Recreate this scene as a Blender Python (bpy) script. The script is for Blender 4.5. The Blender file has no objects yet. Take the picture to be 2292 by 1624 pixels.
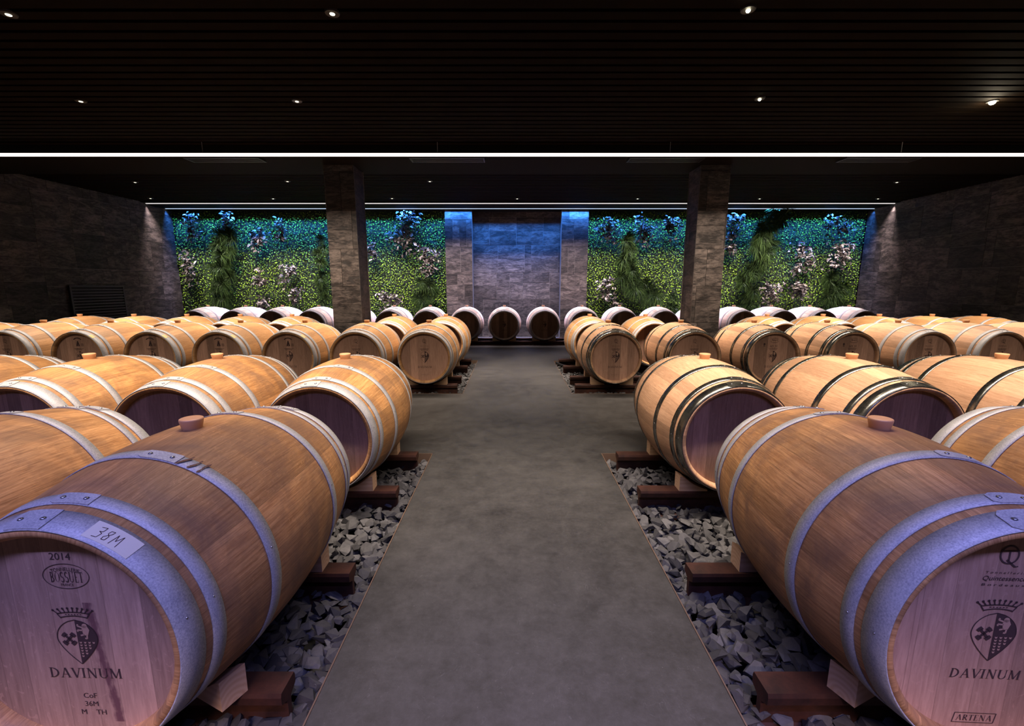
import bpy, bmesh, math, random
import numpy as np
from math import sin, cos, pi, radians, sqrt, atan2

S = bpy.context.scene
C = S.collection
random.seed(7)

# ------------------------------------------------------------------ camera, exposure, world
PITCH = 0.1727
CAM_H = 1.17
FPX = 992.0
cam_d = bpy.data.cameras.new('camera')
cam_d.sensor_width = 36.0
cam_d.lens = FPX / 2292.0 * 36.0
cam_d.clip_start = 0.02
cam = bpy.data.objects.new('camera', cam_d)
cam.location = (0, 0, CAM_H)
cam.rotation_euler = (pi / 2 - PITCH, 0, 0)
C.objects.link(cam)
S.camera = cam

S.view_settings.view_transform = 'Standard'
S.view_settings.look = 'None'
S.view_settings.gamma = 1
S.view_settings.use_curve_mapping = False
S.view_settings.exposure = 0.0
try:
    S.cycles.use_denoising = True
    S.cycles.max_bounces = 6
    S.cycles.diffuse_bounces = 2
    S.cycles.glossy_bounces = 3
    S.cycles.caustics_reflective = False
    S.cycles.caustics_refractive = False
    S.cycles.sample_clamp_indirect = 4.0
except Exception:
    pass

W = bpy.data.worlds.new('world')
S.world = W
W.use_nodes = True
W.node_tree.nodes['Background'].inputs[0].default_value = (0.3, 0.32, 0.6, 1)
W.node_tree.nodes['Background'].inputs[1].default_value = 0.0

CEIL = 2.83
XL, XR, YB, YF = -7.45, 7.79, 10.12, -3.4

def strip_light(name, x0, x1, y, z, power, col, tilt=0.0, spread=180.0, wid=0.035):
    d = bpy.data.lights.new(name, 'AREA')
    d.shape = 'RECTANGLE'
    d.size = x1 - x0
    d.size_y = wid
    d.energy = power
    d.color = col
    d.spread = radians(spread)
    o = bpy.data.objects.new(name, d)
    o.location = ((x0 + x1) / 2, y, z)
    o.rotation_euler = (radians(tilt), 0, 0)      # positive tilt turns the beam towards +Y
    C.objects.link(o)
    return o

WARM = (1.0, 0.82, 0.67)
PINK = (1.0, 0.82, 0.86)
BLUE = (0.04, 0.235, 1.0)
LAV = (0.36, 0.36, 1.0)
strip_light('warm_line_main', XL + 1.0, XR - 1.0, 5.57, 2.665, 340, WARM, 8, 90)
strip_light('warm_line_front', XL + 1.0, XR - 1.0, 1.90, 2.74, 270, WARM, 16, 88)
strip_light('warm_line_wall', XL + .03, XR - .03, 9.42, 2.800, 480, PINK, 11, 64, .012)
strip_light('blue_line_wall', XL + .03, XR - .03, 9.93, 2.785, 520, BLUE, 13, 74, .010)
strip_light('blue_line_front', XL + 1.0, XR - 1.0, -0.45, 2.74, 185, LAV, 12, 92)
strip_light('warm_line_rear', XL + 1.0, XR - 1.0, -2.2, 2.74, 230, (1.0, .68, .62), 35, 38)

# ------------------------------------------------------------------ helpers
def at_y(u, v, Y):
    """point at depth Y seen at pixel u, v of the photograph (used to read off where things stand)"""
    a = (u - 1146) / FPX
    b = (v - 812) / FPX
    y = cos(PITCH) - b * sin(PITCH)
    z = -(sin(PITCH) + b * cos(PITCH))
    s = Y / y
    return a * s, CAM_H + z * s

def new_mesh(name, verts, faces, mats, smooth=False, fmat=None):
    me = bpy.data.meshes.new(name)
    me.from_pydata([tuple(v) for v in verts], [], [tuple(f) for f in faces])
    for m in mats:
        me.materials.append(m)
    if fmat is not None:
        me.polygons.foreach_set('material_index', fmat)
    if smooth:
        me.polygons.foreach_set('use_smooth', [True] * len(me.polygons))
    me.update()
    return me

def add_obj(name, data, parent=None, loc=(0, 0, 0), rot=(0, 0, 0)):
    o = bpy.data.objects.new(name, data)
    o.location = loc
    o.rotation_euler = rot
    C.objects.link(o)
    if parent is not None:
        o.parent = parent
    return o

def tag(o, label=None, cat=None, group=None, kind=None):
    if label: o['label'] = label
    if cat: o['category'] = cat
    if group: o['group'] = group
    if kind: o['kind'] = kind
    return o

class MB:
    """collects simple shapes into one mesh"""
    def __init__(s):
        s.v = []; s.f = []; s.m = []; s.sm = []
    def add(s, vs, fs, mi=0, smooth=False):
        n = len(s.v)
        s.v += [tuple(p) for p in vs]
        s.f += [tuple(i + n for i in f) for f in fs]
        s.m += [mi] * len(fs)
        s.sm += [smooth] * len(fs)
    def box(s, x0, y0, z0, x1, y1, z1, mi=0):
        s.add([(x0,y0,z0),(x1,y0,z0),(x1,y1,z0),(x0,y1,z0),(x0,y0,z1),(x1,y0,z1),(x1,y1,z1),(x0,y1,z1)],
              [(0,3,2,1),(4,5,6,7),(0,1,5,4),(1,2,6,5),(2,3,7,6),(3,0,4,7)], mi)
    def cyl(s, c, r0, r1, h, n=24, axis='z', mi=0, smooth=True):
        vs = []
        for k, (r, t) in enumerate(((r0, 0), (r1, h))):
            for i in range(n):
                a = 2 * pi * i / n
                p = (r * cos(a), r * sin(a), t)
                if axis == 'y': p = (p[0], p[2], -p[1])
                if axis == 'x': p = (p[2], p[0], p[1])
                vs.append((c[0] + p[0], c[1] + p[1], c[2] + p[2]))
        s.add(vs, [(i, (i + 1) % n, n + (i + 1) % n, n + i) for i in range(n)], mi, smooth)
        s.add(vs, [tuple(range(n))[::-1], tuple(range(n, 2 * n))], mi)
    def sph(s, c, r, mi=0, n=8, flat=1.0, nrm=None):
        vs = [(c[0], c[1], c[2] + r * flat)]; fs = []
        m = n // 2
        for j in range(1, m):
            for i in range(n):
                a = 2 * pi * i / n; b = pi * j / m
                vs.append((c[0] + r * sin(b) * cos(a), c[1] + r * sin(b) * sin(a), c[2] + r * flat * cos(b)))
        vs.append((c[0], c[1], c[2] - r * flat))
        for i in range(n): fs.append((0, 1 + i, 1 + (i + 1) % n))
        for j in range(m - 2):
            for i in range(n):
                a = 1 + j * n + i; b = 1 + j * n + (i + 1) % n
                fs.append((a, a + n, b + n, b))
        L = len(vs) - 1
        for i in range(n): fs.append((L, 1 + (m - 2) * n + (i + 1) % n, 1 + (m - 2) * n + i))
        s.add(vs, fs, mi, True)
    def mesh(s, name, mats):
        me = new_mesh(name, s.v, s.f, mats, fmat=s.m)
        me.polygons.foreach_set('use_smooth', s.sm)
        me.update()
        return me
    def obj(s, name, mats, parent=None, **k):
        return add_obj(name, s.mesh(name, mats), parent, **k)

# ------------------------------------------------------------------ materials
def mat(name):
    m = bpy.data.materials.new(name)
    m.use_nodes = True
    nt = m.node_tree
    return m, nt, nt.nodes['Principled BSDF'], nt.nodes, nt.links

def N(nt, t, **kw):
    n = nt.nodes.new(t)
    for k, v in kw.items():
        if k.startswith('i_'):
            n.inputs[k[2:].replace('_', ' ')].default_value = v
        elif k.startswith('n_'):
            n.inputs[int(k[2:])].default_value = v
        else:
            setattr(n, k, v)
    return n

def math_n(nt, op, a, b=None, c=None):
    n = nt.nodes.new('ShaderNodeMath'); n.operation = op
    for i, x in enumerate((a, b, c)):
        if x is None: continue
        if isinstance(x, (int, float)): n.inputs[i].default_value = x
        else: nt.links.new(x, n.inputs[i])
    return n.outputs[0]

def mixc(nt, fac, a, b, mode='MIX'):
    n = nt.nodes.new('ShaderNodeMix'); n.data_type = 'RGBA'; n.blend_type = mode
    for sock, x in ((n.inputs[0], fac), (n.inputs[6], a), (n.inputs[7], b)):
        if isinstance(x, (int, float)): sock.default_value = x
        elif isinstance(x, tuple): sock.default_value = x if len(x) == 4 else (*x, 1)
        else: nt.links.new(x, sock)
    return n.outputs[2]

def ramp(nt, x, stops):
    n = nt.nodes.new('ShaderNodeValToRGB')
    while len(n.color_ramp.elements) < len(stops): n.color_ramp.elements.new(0.5)
    for e, (p, c) in zip(n.color_ramp.elements, stops):
        e.position = p
        e.color = (c, c, c, 1) if isinstance(c, (int, float)) else (*c, 1)
    nt.links.new(x, n.inputs[0])
    return n.outputs[0]

def noise(nt, vec, scale, detail=4, rough=0.55, dist=0.0, dim='3D'):
    n = nt.nodes.new('ShaderNodeTexNoise'); n.noise_dimensions = dim
    n.inputs['Scale'].default_value = scale; n.inputs['Detail'].default_value = detail
    n.inputs['Roughness'].default_value = rough; n.inputs['Distortion'].default_value = dist
    if vec is not None: nt.links.new(vec, n.inputs['Vector'])
    return n.outputs['Fac']

def comb(nt, x, y, z):
    n = nt.nodes.new('ShaderNodeCombineXYZ')
    for i, v in enumerate((x, y, z)):
        if isinstance(v, (int, float)): n.inputs[i].default_value = v
        else: nt.links.new(v, n.inputs[i])
    return n.outputs[0]

def bump(nt, h, strength, dist=0.01):
    n = nt.nodes.new('ShaderNodeBump'); n.inputs['Strength'].default_value = strength
    n.inputs['Distance'].default_value = dist
    nt.links.new(h, n.inputs['Height'])
    return n.outputs[0]

def plain(name, col, rough=0.5, metal=0.0, emit=None, estr=0):
    m, nt, b, ns, ln = mat(name)
    b.inputs['Base Color'].default_value = (*col, 1)
    b.inputs['Roughness'].default_value = rough
    b.inputs['Metallic'].default_value = metal
    if emit:
        b.inputs['Emission Color'].default_value = (*emit, 1)
        b.inputs['Emission Strength'].default_value = estr
    return m

def wood_staves(name, base, dark, grey, weather, seed):
    """oak staves round the barrel axis (local Y, axis 0.35 above the base)"""
    m, nt, b, ns, ln = mat(name)
    tc = ns.new('ShaderNodeTexCoord'); oi = ns.new('ShaderNodeObjectInfo')
    sp = ns.new('ShaderNodeSeparateXYZ'); ln.new(tc.outputs['Object'], sp.inputs[0])
    zz = math_n(nt, 'SUBTRACT', sp.outputs[2], 0.35)
    ang = math_n(nt, 'ARCTAN2', sp.outputs[0], zz)
    rnd = math_n(nt, 'MULTIPLY', oi.outputs['Random'], 50.0)
    sa = math_n(nt, 'MULTIPLY', math_n(nt, 'ADD', ang, rnd), 30 / (2 * pi))
    sa = math_n(nt, 'ADD', sa, math_n(nt, 'MULTIPLY', noise(nt, comb(nt, math_n(nt, 'ROUND', sa), 0, rnd), 1.7, 0), 0.5))
    idx = math_n(nt, 'FLOOR', sa)
    wn = ns.new('ShaderNodeTexWhiteNoise'); wn.noise_dimensions = '2D'
    ln.new(comb(nt, idx, rnd, 0), wn.inputs['Vector'])
    # grain stretched along the stave
    gv = comb(nt, math_n(nt, 'MULTIPLY', ang, 14), math_n(nt, 'ADD', math_n(nt, 'MULTIPLY', sp.outputs[1], 2.2), math_n(nt, 'MULTIPLY', wn.outputs[0], 9)), math_n(nt, 'ADD', rnd, seed))
    g1 = noise(nt, gv, 3.0, 6, 0.65, 0.35)
    gv2 = comb(nt, math_n(nt, 'MULTIPLY', ang, 9), math_n(nt, 'MULTIPLY', sp.outputs[1], 10), math_n(nt, 'ADD', rnd, idx))
    fleck = ramp(nt, noise(nt, gv2, 3.2, 3, 0.5, 2.2), [(0.0, 0.0), (0.60, 0.0), (0.66, 1.0), (1.0, 0.6)])
    col = mixc(nt, ramp(nt, g1, [(0.33, 0.0), (0.66, 1.0)]), dark, base)
    tone = math_n(nt, 'ADD', math_n(nt, 'MULTIPLY', wn.outputs[0], 0.55), 0.70)
    tn = ns.new('ShaderNodeVectorMath'); tn.operation = 'SCALE'; ln.new(col, tn.inputs[0]); ln.new(tone, tn.inputs[3])
    col = mixc(nt, math_n(nt, 'MULTIPLY', fleck, 0.22), tn.outputs[0], tuple(min(1, c * 1.45) for c in base))
    pore = noise(nt, comb(nt, math_n(nt, 'MULTIPLY', ang, 42), math_n(nt, 'MULTIPLY', sp.outputs[1], 5), math_n(nt, 'ADD', rnd, idx)), 3.0, 4, 0.6, 0.3)
    col = mixc(nt, math_n(nt, 'MULTIPLY', ramp(nt, pore, [(0.34, 1.0), (0.50, 0.0)]), 0.5), col, tuple(c * 0.45 for c in dark))
    # stains and handling marks
    st = noise(nt, comb(nt, math_n(nt, 'ADD', math_n(nt, 'MULTIPLY', sp.outputs[0], 3), rnd), math_n(nt, 'MULTIPLY', sp.outputs[1], 4.5), math_n(nt, 'MULTIPLY', sp.outputs[2], 3)), 1.4, 5, 0.6, 0.6)
    stf = ramp(nt, st, [(0.42, 0.0), (0.66, 1.0)])
    col = mixc(nt, math_n(nt, 'MULTIPLY', stf, weather), col, grey)
    # darker wine mark round the bung
    d = ns.new('ShaderNodeVectorMath'); d.operation = 'DISTANCE'
    ln.new(tc.outputs['Object'], d.inputs[0]); d.inputs[1].default_value = (0, 0, 0.70)
    bd = math_n(nt, 'ADD', d.outputs['Value'], math_n(nt, 'MULTIPLY', math_n(nt, 'SUBTRACT', st, 0.5), 0.16))
    bf = ramp(nt, bd, [(0.03, 1.0), (0.10, 0.0)])
    bf = math_n(nt, 'MULTIPLY', bf, math_n(nt, 'MULTIPLY', weather, math_n(nt, 'FRACT', math_n(nt, 'MULTIPLY', rnd, 3.7))))
    col = mixc(nt, bf, col, (0.20, 0.085, 0.07))
    # seams
    fr = math_n(nt, 'FRACT', sa)
    seam = math_n(nt, 'LESS_THAN', math_n(nt, 'ABSOLUTE', math_n(nt, 'SUBTRACT', fr, 0.5)), 0.487)
    seamf = math_n(nt, 'SUBTRACT', 1.0, seam)
    col = mixc(nt, math_n(nt, 'MULTIPLY', seamf, 0.22), col, (0.05, 0.025, 0.012))
    ln.new(col, b.inputs['Base Color'])
    b.inputs['Roughness'].default_value = 0.52
    b.inputs['Specular IOR Level'].default_value = 0.35
    hh = math_n(nt, 'SUBTRACT', math_n(nt, 'MULTIPLY', g1, 0.5), math_n(nt, 'MULTIPLY', seamf, 0.8))
    ln.new(bump(nt, hh, 0.35, 0.003), b.inputs['Normal'])
    return m

def wood_head(name, base, dark, stain=0.0, plank=0.072):
    """upright boards of a barrel head (local X across, Z up)"""
    m, nt, b, ns, ln = mat(name)
    tc = ns.new('ShaderNodeTexCoord'); oi = ns.new('ShaderNodeObjectInfo')
    sp = ns.new('ShaderNodeSeparateXYZ'); ln.new(tc.outputs['Object'], sp.inputs[0])
    rnd = math_n(nt, 'MULTIPLY', oi.outputs['Random'], 37.0)
    px = math_n(nt, 'ADD', math_n(nt, 'DIVIDE', sp.outputs[0], plank), math_n(nt, 'FRACT', rnd))
    px = math_n(nt, 'ADD', px, math_n(nt, 'MULTIPLY', noise(nt, comb(nt, math_n(nt, 'ROUND', px), rnd, 0), 1.3, 0), 0.7))
    idx = math_n(nt, 'FLOOR', px)
    wn = ns.new('ShaderNodeTexWhiteNoise'); wn.noise_dimensions = '2D'
    ln.new(comb(nt, idx, rnd, 0), wn.inputs['Vector'])
    g = noise(nt, comb(nt, math_n(nt, 'MULTIPLY', sp.outputs[0], 34), math_n(nt, 'ADD', idx, rnd), math_n(nt, 'MULTIPLY', sp.outputs[2], 3.0)), 3.0, 6, 0.65, 0.5)
    col = mixc(nt, ramp(nt, g, [(0.3, 0.0), (0.72, 1.0)]), dark, base)
    tone = math_n(nt, 'ADD', math_n(nt, 'MULTIPLY', wn.outputs[0], 0.68), 0.62)
    tn = ns.new('ShaderNodeVectorMath'); tn.operation = 'SCALE'; ln.new(col, tn.inputs[0]); ln.new(tone, tn.inputs[3])
    fl = ramp(nt, noise(nt, comb(nt, math_n(nt, 'MULTIPLY', sp.outputs[0], 22), idx, math_n(nt, 'MULTIPLY', sp.outputs[2], 14)), 2.5, 3, 0.5, 2.0), [(0.62, 0.0), (0.68, 1.0)])
    col = mixc(nt, math_n(nt, 'MULTIPLY', fl, 0.2), tn.outputs[0], tuple(min(1, c * 1.4) for c in base))
    fr = math_n(nt, 'FRACT', px)
    seamf = math_n(nt, 'GREATER_THAN', math_n(nt, 'ABSOLUTE', math_n(nt, 'SUBTRACT', fr, 0.5)), 0.488)
    col = mixc(nt, math_n(nt, 'MULTIPLY', seamf, 0.3), col, (0.06, 0.03, 0.02))
    if stain > 0:
        # a spill of wine that ran down the boards beside the crest
        wob = math_n(nt, 'MULTIPLY', math_n(nt, 'SUBTRACT', noise(nt, comb(nt, 0, 0, sp.outputs[2]), 22, 3), 0.5), 0.03)
        cx = math_n(nt, 'ADD', math_n(nt, 'ADD', 0.066, wob), math_n(nt, 'MULTIPLY', math_n(nt, 'SUBTRACT', sp.outputs[2], 0.35), -0.10))
        dx = math_n(nt, 'ABSOLUTE', math_n(nt, 'SUBTRACT', sp.outputs[0], cx))
        edge = noise(nt, comb(nt, math_n(nt, 'MULTIPLY', sp.outputs[0], 60), 0, math_n(nt, 'MULTIPLY', sp.outputs[2], 12)), 2.0, 4)
        sf = ramp(nt, math_n(nt, 'ADD', dx, math_n(nt, 'MULTIPLY', math_n(nt, 'SUBTRACT', edge, 0.5), 0.035)), [(0.004, 1.0), (0.014, 0.0)])
        zl = math_n(nt, 'MULTIPLY', math_n(nt, 'LESS_THAN', sp.outputs[2], 0.44), math_n(nt, 'GREATER_THAN', sp.outputs[2], 0.13))
        col = mixc(nt, math_n(nt, 'MULTIPLY', math_n(nt, 'MULTIPLY', sf, zl), stain), col, (0.10, 0.035, 0.045))
    ln.new(col, b.inputs['Base Color'])
    b.inputs['Roughness'].default_value = 0.6
    b.inputs['Specular IOR Level'].default_value = 0.3
    ln.new(bump(nt, math_n(nt, 'SUBTRACT', math_n(nt, 'MULTIPLY', g, 0.5), seamf), 0.3, 0.002), b.inputs['Normal'])
    return m

def metal_hoop(name, col, rough, metal, speck, dark):
    m, nt, b, ns, ln = mat(name)
    tc = ns.new('ShaderNodeTexCoord')
    sp = noise(nt, tc.outputs['Object'], 260, 2, 0.6)
    bl = noise(nt, tc.outputs['Object'], 14, 5, 0.7)
    f = math_n(nt, 'ADD', math_n(nt, 'MULTIPLY', sp, speck), math_n(nt, 'MULTIPLY', bl, 1 - speck))
    c = mixc(nt, ramp(nt, f, [(0.35, 0.0), (0.62, 1.0)]), dark, col)
    ln.new(c, b.inputs['Base Color'])
    b.inputs['Metallic'].default_value = metal
    ln.new(math_n(nt, 'ADD', math_n(nt, 'MULTIPLY', bl, 0.25), rough - 0.1), b.inputs['Roughness'])
    return m

OAK_A = (0.60, 0.330, 0.135); OAK_AD = (0.40, 0.185, 0.062)
M = {}
M['stave_old'] = wood_staves('oak_weathered', (0.56, 0.300, 0.120), (0.33, 0.150, 0.052), (0.15, 0.085, 0.055), 0.70, 1.0)
M['stave_mid'] = wood_staves('oak_orange', (0.58, 0.330, 0.150), (0.41, 0.205, 0.080), (0.33, 0.17, 0.08), 0.25, 4.0)
M['stave_new'] = wood_staves('oak_pale', (0.57, 0.350, 0.215), (0.43, 0.240, 0.135), (0.42, 0.22, 0.11), 0.16, 8.0)
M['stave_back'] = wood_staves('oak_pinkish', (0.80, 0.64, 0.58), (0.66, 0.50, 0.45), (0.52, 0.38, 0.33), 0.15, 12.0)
M['head'] = wood_head('oak_head', (0.42, 0.255, 0.180), (0.27, 0.150, 0.105))
M['head_stained'] = wood_head('oak_head_stained', (0.44, 0.275, 0.200), (0.28, 0.165, 0.120), 0.85)
M['galv'] = metal_hoop('galvanised_hoop', (0.50, 0.495, 0.50), 0.58, 0.25, 0.62, (0.27, 0.275, 0.30))
M['steel'] = metal_hoop('dark_steel_hoop', (0.27, 0.265, 0.23), 0.24, 0.95, 0.15, (0.12, 0.12, 0.115))
M['rivet'] = plain('rivet_metal', (0.35, 0.35, 0.37), 0.3, 0.9)
M['bung'] = plain('silicone_bung', (0.62, 0.33, 0.17), 0.45)
M['ink'] = plain('branding_ink', (0.035, 0.015, 0.014), 0.8)
M['bare'] = plain('bare_oak_in_crest', (0.36, 0.22, 0.155), 0.6)
M['paper'] = plain('paper_label', (0.62, 0.58, 0.47), 0.7)
M['tape'] = plain('yellow_label', (0.72, 0.58, 0.22), 0.6)
M['chalk'] = plain('chalk', (0.8, 0.8, 0.8), 0.9)
M['black'] = plain('black_paint', (0.012, 0.012, 0.012), 0.55)
M['alu'] = plain('dark_aluminium', (0.06, 0.06, 0.06), 0.35, 0.8)
M['void'] = plain('ceiling_void', (0.004, 0.004, 0.004), 0.9)

def m_floor():
    m, nt, b, ns, ln = mat('polished_concrete')
    tc = ns.new('ShaderNodeTexCoord'); g = tc.outputs['Object']
    n1 = noise(nt, g, 1.1, 6, 0.6, 0.4); n2 = noise(nt, g, 9, 6, 0.7); n3 = noise(nt, g, 240, 2)
    f = math_n(nt, 'ADD', math_n(nt, 'MULTIPLY', n1, 0.45), math_n(nt, 'ADD', math_n(nt, 'MULTIPLY', n2, 0.3), math_n(nt, 'MULTIPLY', noise(nt, g, 45, 5, 0.7), 0.25)))
    c = mixc(nt, ramp(nt, f, [(0.38, 0.0), (0.62, 1.0)]), (0.015, 0.0145, 0.014), (0.062, 0.060, 0.057))
    c = mixc(nt, math_n(nt, 'MULTIPLY', ramp(nt, n3, [(0.35, 1.0), (0.55, 0.0)]), 0.18), c, (0.03, 0.03, 0.03))
    # fine trowel scratches and pale specks
    sc = noise(nt, g, 5, 2, 0.5, 6.0)
    scr = ramp(nt, math_n(nt, 'ABSOLUTE', math_n(nt, 'SUBTRACT', sc, 0.5)), [(0.0, 1.0), (0.004, 0.0)])
    c = mixc(nt, math_n(nt, 'MULTIPLY', scr, 0.10), c, (0.3, 0.3, 0.3))
    v = ns.new('ShaderNodeTexVoronoi'); v.inputs['Scale'].default_value = 14; ln.new(g, v.inputs['Vector'])
    c = mixc(nt, math_n(nt, 'MULTIPLY', ramp(nt, v.outputs['Distance'], [(0.0, 1.0), (0.035, 0.0)]), 0.35), c, (0.3, 0.27, 0.24))
    ln.new(c, b.inputs['Base Color'])
    ln.new(math_n(nt, 'ADD', math_n(nt, 'MULTIPLY', n2, 0.2), 0.40), b.inputs['Roughness'])
    ln.new(bump(nt, n2, 0.08, 0.004), b.inputs['Normal'])
    return m
M['floor'] = m_floor()

def m_tile():
    m, nt, b, ns, ln = mat('slate_tile')
    tc = ns.new('ShaderNodeTexCoord'); g = tc.outputs['Object']
    at = ns.new('ShaderNodeAttribute'); at.attribute_name = 'tone'
    sa = ns.new('ShaderNodeSeparateColor'); ln.new(at.outputs['Color'], sa.inputs[0])
    off = ns.new('ShaderNodeVectorMath'); off.operation = 'ADD'
    ln.new(g, off.inputs[0]); ln.new(comb(nt, math_n(nt, 'MULTIPLY', sa.outputs[1], 31), 0, math_n(nt, 'MULTIPLY', sa.outputs[1], 17)), off.inputs[1])
    st = ns.new('ShaderNodeVectorMath'); st.operation = 'MULTIPLY'; ln.new(off.outputs[0], st.inputs[0]); st.inputs[1].default_value = (1.0, 1.0, 3.2)
    n1 = noise(nt, st.outputs[0], 3.2, 8, 0.68, 0.8); n2 = noise(nt, st.outputs[0], 14, 6, 0.7, 0.4)
    f = math_n(nt, 'ADD', math_n(nt, 'MULTIPLY', n1, 0.6), math_n(nt, 'MULTIPLY', n2, 0.4))
    c = mixc(nt, ramp(nt, f, [(0.44, 0.0), (0.70, 1.0)]), (0.015, 0.013, 0.012), (0.130, 0.108, 0.096))
    chip = math_n(nt, 'MULTIPLY', ramp(nt, n1, [(0.36, 1.0), (0.43, 0.0)]), sa.outputs[2])
    c = mixc(nt, chip, c, (0.025, 0.023, 0.022))
    tn = ns.new('ShaderNodeVectorMath'); tn.operation = 'SCALE'; ln.new(c, tn.inputs[0])
    ln.new(math_n(nt, 'ADD', math_n(nt, 'MULTIPLY', sa.outputs[0], 0.8), 0.6), tn.inputs[3])
    ln.new(tn.outputs[0], b.inputs['Base Color'])
    b.inputs['Roughness'].default_value = 0.55
    b.inputs['Specular IOR Level'].default_value = 0.22
    ln.new(bump(nt, math_n(nt, 'SUBTRACT', f, math_n(nt, 'MULTIPLY', chip, 0.4)), 0.4, 0.004), b.inputs['Normal'])
    return m
M['tile'] = m_tile()
M['grout'] = plain('pale_grout', (0.11, 0.10, 0.095), 0.8)

def m_ceiling():
    m, nt, b, ns, ln = mat('dark_slat')
    tc = ns.new('ShaderNodeTexCoord')
    n1 = noise(nt, tc.outputs['Object'], 6, 3)
    c = mixc(nt, n1, (0.0020, 0.0012, 0.0007), (0.0080, 0.0042, 0.0018))
    ln.new(c, b.inputs['Base Color']); b.inputs['Roughness'].default_value = 0.8
    b.inputs['Specular IOR Level'].default_value = 0.04
    return m
M['slat'] = m_ceiling()
M['soffit'] = plain('dark_soffit', (0.006, 0.005, 0.004), 0.8)
M['soffit'].node_tree.nodes['Principled BSDF'].inputs['Specular IOR Level'].default_value = 0.05

def m_stone():
    m, nt, b, ns, ln = mat('crushed_stone')
    tc = ns.new('ShaderNodeTexCoord')
    at = ns.new('ShaderNodeAttribute'); at.attribute_name = 'tone'
    n1 = noise(nt, tc.outputs['Object'], 40, 5, 0.65)
    c = mixc(nt, n1, (0.022, 0.023, 0.027), (0.098, 0.096, 0.098))
    s2 = ns.new('ShaderNodeSeparateColor'); ln.new(at.outputs['Color'], s2.inputs[0])
    tn = ns.new('ShaderNodeVectorMath'); tn.operation = 'SCALE'; ln.new(c, tn.inputs[0])
    ln.new(math_n(nt, 'ADD', math_n(nt, 'MULTIPLY', s2.outputs[0], 1.1), 0.5), tn.inputs[3])
    ln.new(tn.outputs[0], b.inputs['Base Color']); b.inputs['Roughness'].default_value = 0.75
    ln.new(bump(nt, n1, 0.4, 0.004), b.inputs['Normal'])
    return m
M['stone'] = m_stone()
M['earth'] = plain('dark_bed', (0.02, 0.02, 0.022), 0.95)

def m_rail():
    m, nt, b, ns, ln = mat('rusty_rail_steel')
    tc = ns.new('ShaderNodeTexCoord')
    n1 = noise(nt, tc.outputs['Object'], 9, 6, 0.7)
    c = mixc(nt, ramp(nt, n1, [(0.35, 0.0), (0.65, 1.0)]), (0.030, 0.013, 0.010), (0.082, 0.030, 0.019))
    ln.new(c, b.inputs['Base Color']); b.inputs['Roughness'].default_value = 0.55
    b.inputs['Metallic'].default_value = 0.3
    ln.new(bump(nt, n1, 0.15, 0.004), b.inputs['Normal'])
    return m
M['rail'] = m_rail()

def m_pine():
    m, nt, b, ns, ln = mat('raw_pine')
    tc = ns.new('ShaderNodeTexCoord'); oi = ns.new('ShaderNodeObjectInfo')
    mp = ns.new('ShaderNodeMapping'); ln.new(tc.outputs['Object'], mp.inputs[0]); mp.inputs['Scale'].default_value = (1.5, 14, 14)
    ln.new(comb(nt, math_n(nt, 'MULTIPLY', oi.outputs['Random'], 20), 0, 0), mp.inputs['Location'])
    w = ns.new('ShaderNodeTexWave'); w.wave_type = 'RINGS'; w.rings_direction = 'X'
    w.inputs['Scale'].default_value = 1.4; w.inputs['Distortion'].default_value = 3.0; ln.new(mp.outputs[0], w.inputs['Vector'])
    c = mixc(nt, math_n(nt, 'MULTIPLY', w.outputs['Fac'], 0.5), (0.62, 0.42, 0.27), (0.46, 0.26, 0.14))
    ln.new(c, b.inputs['Base Color']); b.inputs['Roughness'].default_value = 0.65
    return m
M['pine'] = m_pine()

def m_leaf(name, a, b_, rough=0.45, trans=0.15):
    m, nt, b, ns, ln = mat(name)
    at = ns.new('ShaderNodeAttribute'); at.attribute_name = 'tone'
    s2 = ns.new('ShaderNodeSeparateColor'); ln.new(at.outputs['Color'], s2.inputs[0])
    c = mixc(nt, s2.outputs[0], a, b_)
    ln.new(c, b.inputs['Base Color']); b.inputs['Roughness'].default_value = rough
    b.inputs['Specular IOR Level'].default_value = 0.08
    return m
M['box_leaf'] = m_leaf('boxwood_leaf', (0.010, 0.030, 0.004), (0.185, 0.315, 0.017))
M['grey_leaf'] = m_leaf('greyish_leaf', (0.026, 0.021, 0.018), (0.36, 0.32, 0.27), 0.4)
M['feather'] = m_leaf('feathery_frond', (0.003, 0.010, 0.002), (0.036, 0.066, 0.014), 0.6)
M['stem'] = plain('plant_stem', (0.06, 0.05, 0.025), 0.8)
M['moss_back'] = plain('dark_moss_backing', (0.006, 0.012, 0.003), 0.95)
M['led'] = plain('led_diffuser', (0.8, 0.8, 0.8), 0.5, 0, (1.0, 0.88, 0.82), 1.5)
M['led_thin'] = plain('led_strip_glow', (0.8, 0.8, 0.8), 0.5, 0, (0.95, 0.90, 0.88), 0.95)
M['led_blue'] = plain('led_strip_cool', (0.8, 0.8, 0.8), 0.5, 0, (0.60, 0.76, 1.0), 0.9)
M['lamp'] = plain('downlight_lens', (0.9, 0.9, 0.8), 0.3, 0, (1.0, 0.90, 0.62), 30.0)
M['lamp_dim'] = plain('downlight_lens_side', (0.9, 0.9, 0.8), 0.3, 0, (1.0, 0.92, 0.70), 2.0)

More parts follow.
